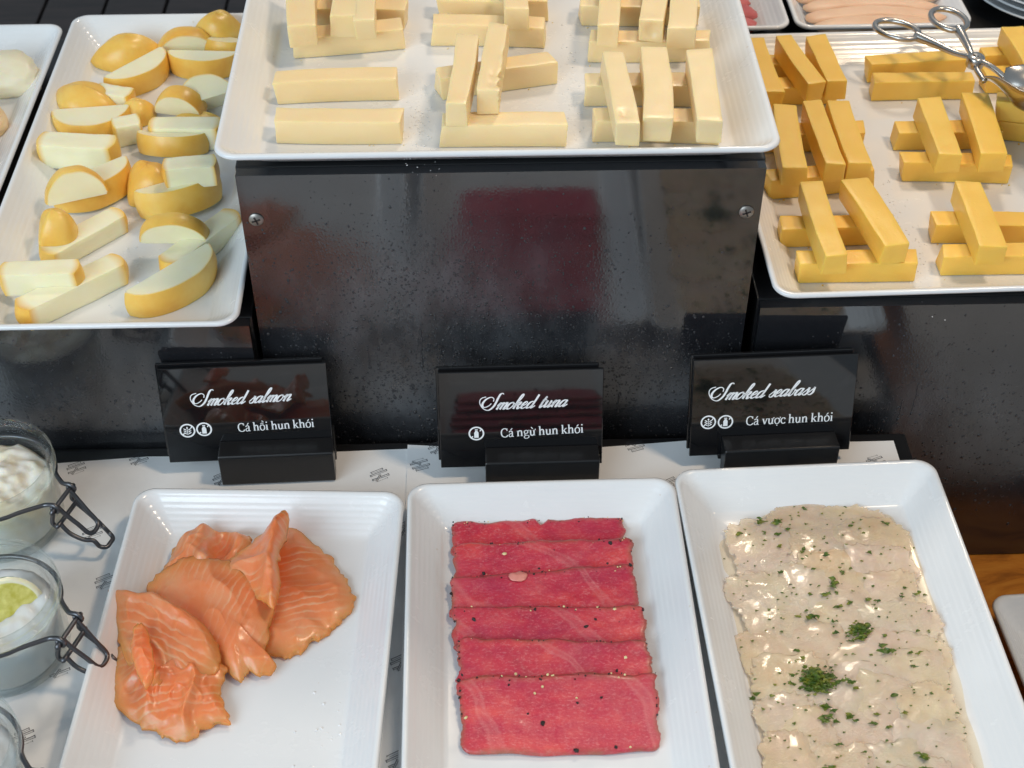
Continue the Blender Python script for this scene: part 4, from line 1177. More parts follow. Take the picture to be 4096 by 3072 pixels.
def tuna():
    names = ['backmost tuna slice with a notch torn in its back edge', 'second tuna slice from the back, with a white peppercorn at its left',
             'third tuna slice from the back, with a torn pale flap', 'fourth tuna slice from the back, with black pepper on its edge',
             'fifth tuna slice from the back, with a large white peppercorn at its right', 'nearest and widest tuna slice, lying fully uncovered on top']
    nu, nv = 64, 30
    tops = []
    for k, (bl, br, fl, fr) in enumerate(TUNA):
        verts, faces, mask = [], [], []
        def surf(u, v):
            b = Vector(bl) * (1 - u) + Vector(br) * u
            f = Vector(fl) * (1 - u) + Vector(fr) * u
            p = b * (1 - v) + f * v
            e = 0.0026
            if v < 0.001: p.y += e * nz(u * 7, k * 3.3) + 0.0007 * nz(u * 30, k * 7.7)
            else: p.y += (1 - v) ** 6 * (e * nz(u * 7, k * 3.3) + 0.0007 * nz(u * 30, k * 7.7))
            if v > 0.9: p.y += (0.0012 * nz(u * 6, k + 40) - 0.0022 * math.sin(u * 3.1) * (k == 5)) * (v - 0.9) * 10
            sgn = (u - 0.5) * 2
            p.x += (abs(sgn) ** 6) * (0.0026 * nz(v * 4 + k * 3, 9 + (sgn > 0) * 5) + 0.0011 * nz(v * 18, k + 3))
            if k == 0:
                d = abs(p.x - TUNA_NOTCH[0]) / 0.0042
                p.y -= max(0, 1 - d) ** 0.7 * 0.0055 * (1 - v) ** 3
            # corners rounded
            cr = max(0, abs(sgn) - 0.93) / 0.07
            p.y += -cr * cr * 0.002 * (1 - v) ** 8 + cr * cr * 0.0025 * max(0, v - 0.9) * 10
            lift = 0.0006 + (0.0030 * min(1, k) + 0.0010) * (1 - v) ** 1.2 * (1 if k else 0.2)
            if k < 5: lift += 0.0006
            z = SF + 0.0030 + lift + 0.0012 * nz(p.x, p.y, k * 2.0, 42) + 0.0005 * nz(p.x, p.y, k * 5.0, 150)
            return Vector((p.x, p.y, z))
        c = (Vector((*bl, 0)) + Vector((*fr, 0))) / 2
        for t in (0, 1):
            for j in range(nv + 1):
                for i in range(nu + 1):
                    u, v = i / nu, j / nv
                    p = surf(u, v)
                    off = 0.0024 if t else 0.0
                    edge = max(1 - min(u, 1 - u) / 0.040, 1 - v / 0.13, (1 - (1 - v) / 0.07) if k == 5 else 0, 0)
                    if not t and edge > 0: p.z -= 0.0007 * edge ** 3
                    verts.append((p.x - c.x, p.y - c.y, p.z - off - (0.0 if not t else 0.0)))
                    mask.append(edge)
        m = (nu + 1) * (nv + 1)
        for j in range(nv):
            for i in range(nu):
                a = j * (nu + 1) + i
                faces.append((a, a + nu + 1, a + nu + 2, a + 1))
                faces.append((m + a, m + a + 1, m + a + nu + 2, m + a + nu + 1))
        for i in range(nu):
            faces.append((i, i + 1, m + i + 1, m + i))
            a = nv * (nu + 1) + i
            faces.append((a, m + a, m + a + 1, a + 1))
        for j in range(nv):
            a = j * (nu + 1)
            faces.append((a, m + a, m + a + nu + 1, a + nu + 1))
            b = a + nu
            faces.append((b, b + nu + 1, m + b + nu + 1, m + b))
        o = link('tuna_slice', mesh('tuna_slice', verts, faces, mask), 'tuna_flesh')
        o.location = (c.x, c.y, 0)
        tag(o, names[k], 'tuna', 'overlapping smoked tuna slices')
        tops.append((surf, bl, fl, o, c))
    fx, fy = 0.0197, 0.5870
    z0 = tops[2][0](0.42, 0.06).z
    flap = drape('torn_flap', [(fx - 0.0060, fy + 0.0012), (fx - 0.0030, fy + 0.0036), (fx + 0.0022, fy + 0.0040), (fx + 0.0056, fy + 0.0014), (fx + 0.0040, fy - 0.0026), (fx - 0.0010, fy - 0.0036), (fx - 0.0048, fy - 0.0020)],
                 lambda x, y, s: z0 + 0.0012 + 0.0012 * (1 - s * s) + 0.0006 * nz(x, y, 3, 300), 0.0008, 'tuna_pale', None, None, None, rings=8, sub=4, ragged=0.0005)
    flap.location = Vector((flap.location.x, flap.location.y, 0)) - tops[2][3].location
    flap.parent = tops[2][3]
    # pepper: crushed corns pressed into the slices, one joined part per slice
    rnd = random.Random(11)
    bins = {}
    def z_at(x, y):
        best = None
        for k, (surf, bl, fl, o, c) in enumerate(tops):
            (bl_, br_, fl_, fr_) = TUNA[k]
            for _ in range(1):
                u = (x - bl_[0]) / (br_[0] - bl_[0])
                yb = bl_[1] * (1 - u) + br_[1] * u
                yf = fl_[1] * (1 - u) + fr_[1] * u
                v = (yb - y) / (yb - yf)
                if -0.02 <= v <= 1.02 and -0.03 < u < 1.03:
                    best = (k, surf(min(1, max(0, u)), min(1, max(0, v))).z)
        return best
    pts = list(PEPPER)
    for k, (bl, br, fl, fr) in enumerate(TUNA):
        for _ in range(30):
            u = rnd.random()
            x = bl[0] * (1 - u) + br[0] * u
            y = bl[1] * (1 - u) + br[1] * u - rnd.random() ** 2 * 0.004 - (0.0002 if k else 0.0022)
            pts.append((x, y, 0 if rnd.random() < 0.72 else 1, rnd.uniform(1.2, 4.0)))
        for _ in range(9):
            s = rnd.choice((0, 1))
            v = rnd.random() * 0.6
            a, b = (bl, fl) if s == 0 else (br, fr)
            pts.append((a[0] * (1 - v) + b[0] * v + (0.0008 if s == 0 else -0.0008), a[1] * (1 - v) + b[1] * v, 0, rnd.uniform(2, 4.5)))
    for (x, y, kind, sz) in pts:
        r = z_at(x, y)
        if r is None: continue
        bins.setdefault((r[0], kind), []).append((x, y, r[1], sz * 0.00017))
    for (k, kind), lst in bins.items():
        bm = bmesh.new()
        c = tops[k][4]
        for (x, y, z, s) in lst:
            mtx = Matrix.Translation((x - c.x, y - c.y, z + s * 0.25)) @ Matrix.Rotation(rnd.random() * 6, 4, 'Z') @ Matrix.Diagonal((s * rnd.uniform(0.8, 1.5), s, s * 0.75, 1))
            r = bmesh.ops.create_icosphere(bm, subdivisions=1, radius=1, matrix=mtx)
            for v in r['verts']:
                v.co += Vector((rnd.uniform(-1, 1), rnd.uniform(-1, 1), rnd.uniform(-1, 1))) * s * (0.25 if kind == 0 else 0.06)
        o = link('crushed_pepper', bm_mesh(bm, 'crushed_pepper'), 'pepper_black' if kind == 0 else 'pepper_white', tops[k][3], smooth=(kind == 1))
        o['kind'] = 'stuff'
tuna()

def inside(x, y, poly):
    c = False
    n = len(poly)
    for i in range(n):
        (x1, y1), (x2, y2) = poly[i], poly[(i + 1) % n]
        if (y1 > y) != (y2 > y) and x < (x2 - x1) * (y - y1) / (y2 - y1) + x1:
            c = not c
    return c
SEA = []
def seabass():
    rnd = random.Random(23)
    poly = SEABASS_EDGE
    ys = [p[1] for p in poly]
    y0, y1 = max(ys), 0.405
    rows = 12
    def span(y):
        xs = [x / 2000 for x in range(240, 680) if inside(x / 2000, y, poly)]
        return (min(xs), max(xs)) if xs else None
    where = ['back edge', 'second row from the back', 'third row', 'fourth row', 'fifth row', 'sixth row', 'seventh row', 'eighth row', 'ninth row', 'tenth row', 'eleventh row', 'row nearest the camera']
    for j in range(rows):
        yc = y0 - 0.016 - (y0 - 0.016 - y1) * j / (rows - 1)
        sp = span(yc)
        if not sp: continue
        nn = 2 if j in (0, 5) else 4 if j in (3, 7, 9) else 3
        a, b = sp[0] + 0.001, sp[1] - 0.001
        cuts = [a] + [a + (b - a) * (q + rnd.uniform(-0.12, 0.12)) / nn for q in range(1, nn)] + [b]
        order = list(range(nn))
        rnd.shuffle(order)
        for oi, q in enumerate(order):
            xa, xb = cuts[q] - (0.008 if q else -0.003 * rnd.random()), cuts[q + 1] + (0.008 if q < nn - 1 else -0.003 * rnd.random())
            cx, hw = (xa + xb) / 2, (xb - xa) / 2
            cy = yc + rnd.uniform(-0.006, 0.006)
            hh = 0.0205 + rnd.uniform(-0.004, 0.004)
            tw = R(rnd.uniform(-16, 16))
            out = []
            npt = 26
            for t in range(npt):
                an = 2 * math.pi * t / npt
                ex = math.copysign(abs(math.cos(an)) ** 0.68, math.cos(an))
                ey = math.copysign(abs(math.sin(an)) ** 0.75, math.sin(an))
                k = 1 + 0.20 * nz(math.cos(an) * 1.7 + j * 3, math.sin(an) * 1.7 + q * 5) + 0.06 * nz(math.cos(an) * 5 + j, math.sin(an) * 5 + q)
                px, py = hw * ex * k, hh * ey * k
                out.append((cx + px * math.cos(tw) - py * math.sin(tw), cy + px * math.sin(tw) * 0.6 + py * math.cos(tw)))
            def zf(x, y, s, cy=cy, hh=hh, j=j, oi=oi, q=q):
                v = (y - (cy - hh)) / (2 * hh)
                return SF + 0.0022 + oi * 0.0005 + 0.0019 * max(0, v) ** 1.5 * min(1, j * 0.5 + 0.2) * (1 - 0.55 * s ** 5) + 0.0010 * nz(x, y, j * 3 + q, 45) + 0.0004 * nz(x, y, j * 7 + q, 120) + 0.0008 * (1 - s * s)
            side = {2: ['left', 'right'], 3: ['left', 'middle', 'right'], 4: ['leftmost', 'left inner', 'right inner', 'rightmost']}[nn]
            drape('seabass_slice', out, zf, 0.0008, 'seabass_flesh', 'glistening pale seabass slice in the %s, %s piece' % (where[j], side[q]), 'seabass',
                  'overlapping smoked seabass slices', rings=20, sub=5, ragged=0.0026, seed=j * 4 + q)
            SEA.append((out, zf, cx, cy, hw, hh))
seabass()
def make_oil():
    m, nt, b = nt_new('fish_oil')
    b.inputs['Base Color'].default_value = (0.85, 0.62, 0.36, 1)
    b.inputs['Roughness'].default_value = 0.05
    out = nt.nodes['Material Output']
    tr = nt.nodes.new('ShaderNodeBsdfTransparent')
    tr.inputs['Color'].default_value = (1.0, 0.965, 0.885, 1)
    ms = nt.nodes.new('ShaderNodeMixShader')
    ms.inputs[0].default_value = 0.10
    nt.links.new(tr.outputs[0], ms.inputs[1])
    nt.links.new(b.outputs[0], ms.inputs[2])
    nt.links.new(ms.outputs[0], out.inputs['Surface'])
make_oil()
def oil_film(poly, grow, label, clampx):
    cx = sum(p[0] for p in poly) / len(poly)
    cy = sum(p[1] for p in poly) / len(poly)
    pts = []
    for i, p in enumerate(catmull([Vector((x, y, 0)) for x, y in poly], 6, True)):
        d = Vector((p.x - cx, p.y - cy, 0))
        d.normalize()
        q = p + d * (grow + grow * 0.6 * nz(i * 0.17, cx * 90))
        pts.append((min(max(q.x, clampx[0]), clampx[1]), q.y))
    n = len(pts)
    verts = [(cx, cy, SF + 0.0006)] + [(cx + (x - cx) * 0.97, cy + (y - cy) * 0.985, SF + 0.0006) for x, y in pts] + [(x, y, SF + 0.0001) for x, y in pts]
    faces = [(0, 1 + i, 1 + (i + 1) % n) for i in range(n)] + [(1 + i, 1 + n + i, 1 + n + (i + 1) % n, 1 + (i + 1) % n) for i in range(n)]
    o = link('oil_film', mesh('oil_film', verts, faces), 'fish_oil')
    return tag(o, label, 'oil', kind='stuff')
oil_film(SEABASS_EDGE[::-1], 0.004, 'thin amber film of oil round the seabass slices', (0.149, 0.292))
def sea_z(x, y):
    z = SF
    for (out, zf, cx, cy, hw, hh) in SEA:
        if inside(x, y, out):
            z = max(z, zf(x, y, 0.4))
    return z
def parsley():
    rnd = random.Random(5)
    def leaf(bm, x, y, z, s):
        """ragged chopped leaf: a few joined lobes, slightly curled, with thickness"""
        a0 = rnd.random() * 6.28
        n = rnd.randint(6, 9)
        ring = []
        for t in range(n):
            a = a0 + 6.283 * t / n
            r = s * rnd.uniform(0.45, 1.15) * (1.0 if t % 2 else 0.62)
            st = 1.0 + 0.5 * math.cos(a - a0) ** 2
            ring.append(Vector((math.cos(a) * r * st, math.sin(a) * r * 0.8, s * rnd.uniform(-0.05, 0.5))))
        up = Vector((0, 0, 0.00025))
        o = Vector((x, y, z))
        top = [bm.verts.new(o + p + up) for p in ring]
        bot = [bm.verts.new(o + p) for p in ring]
        ct, cb = bm.verts.new(o + up + Vector((0, 0, s * 0.15))), bm.verts.new(o)
        for t in range(n):
            u = (t + 1) % n
            bm.faces.new((top[t], top[u], ct))
            bm.faces.new((bot[u], bot[t], cb))
            bm.faces.new((top[u], top[t], bot[t], bot[u]))
    bm = bmesh.new()
    for (x, y, s) in PARSLEY:
        s *= 1.45
        for q in range(1 if s < 0.0016 else 2 if s < 0.0026 else 4):
            dx, dy = rnd.gauss(0, s * 0.55) if q else 0, rnd.gauss(0, s * 0.4) if q else 0
            leaf(bm, x + dx, y + dy, sea_z(x + dx, y + dy) + 0.0002 + q * 0.0003, s * (1 if q == 0 else 0.75))
    xs = [p[0] for p in SEABASS_EDGE]
    k = 0
    while k < 230:
        x, y = rnd.uniform(min(xs), max(xs)), rnd.uniform(0.41, 0.655)
        if not inside(x, y, SEABASS_EDGE): continue
        leaf(bm, x, y, sea_z(x, y) + 0.0002, rnd.uniform(0.0005, 0.0013))
        k += 1
    o = link('chopped_parsley', bm_mesh(bm, 'chopped_parsley'), 'parsley_green', smooth=False)
    tag(o, 'scattered chopped green parsley over the seabass slices', 'parsley', kind='stuff')
    for (x, y), n, sp, h, lb in ((PARSLEY_CLUMPS[0], 230, 0.0050, 0.009, 'large dark green heap of chopped parsley on the seabass'),
                                 (PARSLEY_CLUMPS[1], 80, 0.0034, 0.0045, 'smaller green clump of parsley further back on the seabass')):
        bm = bmesh.new()
        zc = sea_z(x, y)
        for _ in range(n):
            dx, dy = rnd.gauss(0, sp), rnd.gauss(0, sp * 0.9)
            k = math.exp(-(dx * dx + dy * dy) / (2 * (sp * 0.8) ** 2))
            leaf(bm, x + dx, y + dy, zc + 0.0002 + h * k * rnd.random(), rnd.uniform(0.0009, 0.0024))
        o = link('parsley_heap', bm_mesh(bm, 'parsley_heap'), 'parsley_green', smooth=False)
        tag(o, lb, 'parsley')
parsley()

def ham():
    hl = ['backmost', 'fifth from the front', 'fourth from the front', 'third from the front', 'second from the front', 'frontmost']
    for k, y in enumerate((1.153, 1.135, 1.117, 1.100, 1.083, 1.067)):
        x0, x1 = 0.266 + 0.0015 * k + 0.003 * (k % 2), 0.392 - 0.0015 * k - 0.004 * (k % 2)
        bow = 0.004
        out = [(x0, y), (x0 + 0.006, y + 0.008), (0.30, y + 0.0095 + bow * 0.6), (0.33, y + 0.0105 + bow), (0.36, y + 0.0095 + bow * 0.6), (x1 - 0.012, y + 0.009), (x1 + 0.004, y), (x1 - 0.010, y - 0.008), (0.36, y - 0.010 + bow * 0.6), (0.33, y - 0.009 + bow), (0.30, y - 0.010 + bow * 0.6), (x0 + 0.008, y - 0.008)]
        zf = lambda x, yy, s, k=k, y=y: 0.1285 + 0.0048 * (1 - s ** 6) + 0.0012 * nz(x, yy, k, 30)
        drape('ham_slice', out, zf, 0.0022, 'ham_pink', hl[k] + ' pale pink ham slice on the plate behind the yellow cheese', 'ham', 'pale ham slices', rings=12, sub=4, seed=k)
    for k, y in enumerate((1.135, 1.114, 1.093, 1.072)):
        x1 = 0.2325 - 0.003 * (k % 2)
        out = [(0.150, y), (0.155, y + 0.010), (0.19, y + 0.012), (x1 - 0.006, y + 0.010), (x1, y), (x1 - 0.005, y - 0.010), (0.19, y - 0.010), (0.155, y - 0.010)]
        zf = lambda x, yy, s, k=k, y=y: 0.1285 + 0.0048 * (1 - s ** 6) + 0.0012 * nz(x, yy, k, 40)
        drape('beef_slice', out, zf, 0.0022, 'beef_red', ['backmost', 'second from the back', 'third from the back', 'frontmost'][k] + ' dark red beef slice beside the top tray corner', 'beef', 'red beef slices', rings=12, sub=5, seed=k + 9, ragged=0.003)
ham()

# ------------------------------------------------------------------ lettering drawn as pen strokes
def pen(verts, faces, pts, wfun, sub=7, shear=0.0):
    P_ = catmull([Vector((x, y, 0)) for x, y in pts], sub)
    P_ = [Vector((p.x + shear * p.y, p.y, 0)) for p in P_]
    base = len(verts)
    m = len(P_)
    for i, p in enumerate(P_):
        t = (P_[min(i + 1, m - 1)] - P_[max(i - 1, 0)])
        if t.length < 1e-9: t = Vector((1, 0, 0))
        t.normalize()
        w = wfun(t, i / (m - 1)) / 2
        n = Vector((-t.y, t.x, 0)) * w
        verts.append(p - n)
        verts.append(p + n)
    for i in range(m - 1):
        a = base + 2 * i
        faces.append((a, a + 2, a + 3, a + 1))
SCRIPT = {
 'm': ([[(0.0, 0.55), (0.16, 0.98), (0.20, 0.85), (0.16, 0.0)], [(0.17, 0.25), (0.34, 0.85), (0.50, 0.98), (0.56, 0.80), (0.52, 0.0)], [(0.53, 0.25), (0.70, 0.85), (0.86, 0.98), (0.94, 0.80), (0.90, 0.18), (0.98, 0.0), (1.22, 0.30)]], 1.12),
 'n': ([[(0.0, 0.55), (0.16, 0.98), (0.20, 0.85), (0.16, 0.0)], [(0.17, 0.25), (0.36, 0.85), (0.54, 0.98), (0.62, 0.80), (0.58, 0.18), (0.66, 0.0), (0.92, 0.32)]], 0.84),
 'o': ([[(0.42, 0.98), (0.14, 0.80), (0.06, 0.38), (0.20, 0.03), (0.44, 0.08), (0.60, 0.45), (0.56, 0.85), (0.40, 0.98), (0.62, 0.76), (0.84, 0.82)]], 0.74),
 'k': ([[(0.0, 0.25), (0.26, 1.15), (0.36, 1.85), (0.26, 2.12), (0.14, 1.85), (0.12, 1.0), (0.12, 0.0)], [(0.13, 0.35), (0.36, 0.90), (0.56, 0.92), (0.52, 0.62), (0.26, 0.50)], [(0.30, 0.52), (0.48, 0.35), (0.54, 0.05), (0.66, 0.0), (0.88, 0.32)]], 0.82),
 'e': ([[(0.06, 0.38), (0.36, 0.55), (0.46, 0.85), (0.30, 0.99), (0.10, 0.72), (0.08, 0.25), (0.26, 0.0), (0.50, 0.12), (0.68, 0.36)]], 0.60),
 'd': ([[(0.58, 0.80), (0.42, 0.98), (0.16, 0.80), (0.06, 0.36), (0.18, 0.02), (0.40, 0.12), (0.60, 0.60)], [(0.62, 1.95), (0.62, 1.1), (0.60, 0.20), (0.68, 0.0), (0.94, 0.34)]], 0.86),
 'a': ([[(0.56, 0.82), (0.40, 0.98), (0.16, 0.80), (0.06, 0.36), (0.18, 0.02), (0.38, 0.12), (0.58, 0.60)], [(0.62, 0.98), (0.58, 0.20), (0.66, 0.0), (0.92, 0.34)]], 0.84),
 's': ([[(0.0, 0.25), (0.22, 0.70), (0.34, 1.05)], [(0.34, 1.05), (0.42, 0.70), (0.50, 0.30), (0.38, 0.02), (0.18, 0.0), (0.06, 0.16)]], 0.58),
 'l': ([[(0.0, 0.25), (0.26, 1.15), (0.36, 1.85), (0.26, 2.12), (0.14, 1.85), (0.12, 1.0), (0.14, 0.18), (0.24, 0.0), (0.48, 0.32)]], 0.44),
 't': ([[(0.06, 0.30), (0.22, 1.0), (0.26, 1.60), (0.16, 0.9), (0.16, 0.18), (0.26, 0.0), (0.50, 0.34)], [(0.0, 1.08), (0.46, 1.12)]], 0.48),
 'u': ([[(0.0, 0.70), (0.14, 0.98), (0.14, 0.25), (0.26, 0.02), (0.44, 0.25), (0.56, 0.70)], [(0.58, 0.98), (0.56, 0.20), (0.64, 0.0), (0.90, 0.34)]], 0.82),
 'b': ([[(0.0, 0.25), (0.26, 1.15), (0.36, 1.85), (0.26, 2.12), (0.14, 1.85), (0.12, 1.0), (0.14, 0.18), (0.32, 0.0), (0.50, 0.28), (0.48, 0.78), (0.40, 0.90), (0.60, 0.72), (0.78, 0.78)]], 0.72),
 ' ': ([], 0.55)}
CAPITAL_S = [[(465, 152), (452, 132), (415, 148), (376, 212), (342, 285), (292, 364), (215, 418), (140, 388), (95, 312), (92, 245), (126, 200), (192, 182)],
             [(300, 268), (308, 218), (265, 192), (190, 225), (136, 290), (130, 345), (166, 365), (226, 340), (266, 302)]]
def script_text(txt, x0, y0, x1, y1):
    verts, faces, x = [], [], 0.0
    wf = lambda t, s: 0.13 + 0.16 * max(0.0, -t.y) ** 1.3
    for ch in txt:
        if ch == 'S':
            for q in CAPITAL_S:
                pen(verts, faces, [((px - 318) / 118, (412 - py) / 118) for px, py in q], lambda t, s: 0.12 + 0.17 * max(0.0, -t.y) ** 1.3, 8, 0.0)
            continue
        st, adv = SCRIPT[ch]
        for s in st:
            pen(verts, faces, [((px + x) * 1.2, py) for px, py in s], wf, 7, 0.62)
        x += adv
    xs = [v.x for v in verts]
    lo, hi = min(xs), max(xs)
    k = math.hypot(x1 - x0, y1 - y0) / (hi - lo)
    a = math.atan2(y1 - y0, x1 - x0)
    return [(x0 + k * ((v.x - lo) * math.cos(a) - v.y * math.sin(a)), y0 + k * ((v.x - lo) * math.sin(a) + v.y * math.cos(a))) for v in verts], faces
def st_(a, b): return [a, ((a[0] + b[0]) / 2, (a[1] + b[1]) / 2), b]
TK, TN = 0.20, 0.11
SERIF = {
 'C': ([([(1.02, 1.10), (0.92, 1.36), (0.62, 1.46), (0.26, 1.26), (0.12, 0.74), (0.26, 0.18), (0.64, -0.02), (0.94, 0.08), (1.06, 0.28)], 0.19), (st_((1.02, 1.46), (1.02, 1.06)), TN)], 1.18),
 'a': ([([(0.12, 0.80), (0.30, 0.98), (0.54, 0.92), (0.60, 0.70), (0.60, 0.20), (0.66, 0.03), (0.80, 0.04)], 0.18), ([(0.58, 0.58), (0.28, 0.50), (0.10, 0.30), (0.16, 0.05), (0.36, 0.0), (0.58, 0.22)], 0.15)], 0.86),
 'h': ([(st_((0.20, 1.55), (0.20, 0.0)), TK), (st_((0.02, 1.50), (0.20, 1.54)), TN), (st_((0.02, 0.05), (0.40, 0.05)), TN), ([(0.22, 0.70), (0.42, 0.95), (0.66, 0.92), (0.74, 0.65), (0.74, 0.0)], TK), (st_((0.56, 0.05), (0.94, 0.05)), TN)], 1.02),
 'o': ([([(0.45, 0.98), (0.16, 0.80), (0.11, 0.42), (0.24, 0.06), (0.46, 0.0), (0.72, 0.16), (0.80, 0.52), (0.70, 0.86), (0.45, 0.98)], 0.17)], 0.94),
 'i': ([(st_((0.22, 0.96), (0.22, 0.0)), TK), (st_((0.04, 0.92), (0.22, 0.95)), TN), (st_((0.03, 0.05), (0.42, 0.05)), TN), (st_((0.21, 1.30), (0.23, 1.50)), 0.22)], 0.50),
 'u': ([([(0.20, 0.96), (0.20, 0.35), (0.30, 0.06), (0.50, 0.04), (0.70, 0.28)], TK), (st_((0.02, 0.93), (0.20, 0.94)), TN), (st_((0.72, 0.96), (0.72, 0.0)), TK), (st_((0.54, 0.93), (0.72, 0.94)), TN), (st_((0.72, 0.05), (0.92, 0.05)), TN)], 1.00),
 'n': ([(st_((0.20, 0.96), (0.20, 0.0)), TK), (st_((0.02, 0.92), (0.20, 0.94)), TN), (st_((0.02, 0.05), (0.40, 0.05)), TN), ([(0.22, 0.70), (0.42, 0.95), (0.66, 0.92), (0.74, 0.65), (0.74, 0.0)], TK), (st_((0.56, 0.05), (0.94, 0.05)), TN)], 1.02),
 'k': ([(st_((0.20, 1.55), (0.20, 0.0)), TK), (st_((0.02, 1.50), (0.20, 1.54)), TN), (st_((0.02, 0.05), (0.40, 0.05)), TN), (st_((0.26, 0.42), (0.70, 0.92)), 0.13), (st_((0.54, 0.93), (0.88, 0.93)), TN), (st_((0.40, 0.56), (0.78, 0.03)), TK), (st_((0.60, 0.05), (0.96, 0.05)), TN)], 0.98),
 'g': ([([(0.42, 0.98), (0.16, 0.82), (0.18, 0.50), (0.44, 0.40), (0.66, 0.58), (0.64, 0.86), (0.42, 0.98)], 0.15), (st_((0.62, 0.90), (0.88, 0.98)), TN), ([(0.28, 0.42), (0.20, 0.22), (0.46, 0.10), (0.76, 0.02), (0.80, -0.26), (0.46, -0.46), (0.14, -0.34), (0.12, -0.10), (0.32, 0.10)], 0.14)], 0.90),
 'v': ([(st_((0.16, 0.94), (0.44, 0.0)), TK), (st_((0.44, 0.0), (0.74, 0.94)), 0.13), (st_((0.0, 0.93), (0.34, 0.93)), TN), (st_((0.58, 0.93), (0.90, 0.93)), TN)], 0.88),
 'c': ([([(0.72, 0.74), (0.60, 0.95), (0.36, 0.96), (0.14, 0.72), (0.13, 0.34), (0.32, 0.04), (0.56, 0.02), (0.76, 0.18)], 0.18)], 0.80),
 ' ': ([], 0.42)}
ACC = {'acute': [(st_((0.36, 1.14), (0.62, 1.46)), 0.15)], 'grave': [(st_((0.30, 1.48), (0.54, 1.16)), 0.15)],
       'circ': [(st_((0.20, 1.12), (0.44, 1.34)), 0.11), (st_((0.44, 1.34), (0.68, 1.12)), 0.11)], 'gravehi': [(st_((0.46, 1.74), (0.70, 1.44)), 0.14)],
       'hornu': [([(0.74, 0.90), (0.92, 0.98), (0.92, 1.16)], 0.12)], 'horno': [([(0.66, 0.88), (0.88, 0.96), (0.90, 1.16)], 0.12)], 'dot': [(st_((0.44, -0.34), (0.46, -0.20)), 0.17)]}
def serif_text(tokens, x0, y0, x1, y1):
    verts, faces, x = [], [], 0.0
    for tk in tokens:
        ch, acc = (tk, ()) if isinstance(tk, str) else (tk[0], tk[1:])
        st, adv = SERIF[ch]
        for s, w in list(st) + [q for a in acc for q in ACC[a]]:
            pen(verts, faces, [(px + x, py) for px, py in s], lambda t, q, w=w: w * (0.62 + 0.38 * abs(t.y)), 5)
        x += adv
    lo, hi = min(v.x for v in verts), max(v.x for v in verts)
    k = math.hypot(x1 - x0, y1 - y0) / (hi - lo)
    a = math.atan2(y1 - y0, x1 - x0)
    return [(x0 + k * ((v.x - lo) * math.cos(a) - v.y * math.sin(a)), y0 + k * ((v.x - lo) * math.sin(a) + v.y * math.cos(a))) for v in verts], faces
def icon(kind, cx, cy, r):
    verts, faces = [], []
    n = 32
    for i in range(n + 1):
        a = 2 * math.pi * i / n
        for q in (r, r * 0.80):
            verts.append((cx + q * math.cos(a), cy + q * math.sin(a)))
    for i in range(n):
        faces.append((2 * i, 2 * i + 2, 2 * i + 3, 2 * i + 1))
    def poly(p):
        b = len(verts)
        verts.extend((cx + x * r, cy + y * r) for x, y in p)
        faces.append(tuple(range(b, b + len(p))))
    poly([(0.40, 0.36), (0.50, 0.28), (0.64, 0.50), (0.54, 0.60)])
    poly([(-0.64, -0.50), (-0.54, -0.60), (-0.38, -0.46), (-0.48, -0.34)])
    if kind == 'wheat':
        poly([(-0.04, -0.62), (0.04, -0.62), (0.04, 0.2), (-0.04, 0.2)])
        poly([(0, 0.58), (0.13, 0.40), (0, 0.22), (-0.13, 0.40)])
        for yy in (0.20, -0.08, -0.36):
            for s in (-1, 1):
                p = [(0.05 * s, yy - 0.16), (0.22 * s, yy - 0.14), (0.46 * s, yy + 0.02), (0.48 * s, yy + 0.14), (0.22 * s, yy + 0.04)]
                poly(p if s > 0 else p[::-1])
    else:
        poly([(-0.28, -0.62), (0.28, -0.62), (0.28, 0.10), (0.15, 0.32), (0.15, 0.40), (-0.15, 0.40), (-0.15, 0.32), (-0.28, 0.10)])
        poly([(-0.18, 0.46), (0.18, 0.46), (0.18, 0.60), (-0.18, 0.60)])
    return verts, faces
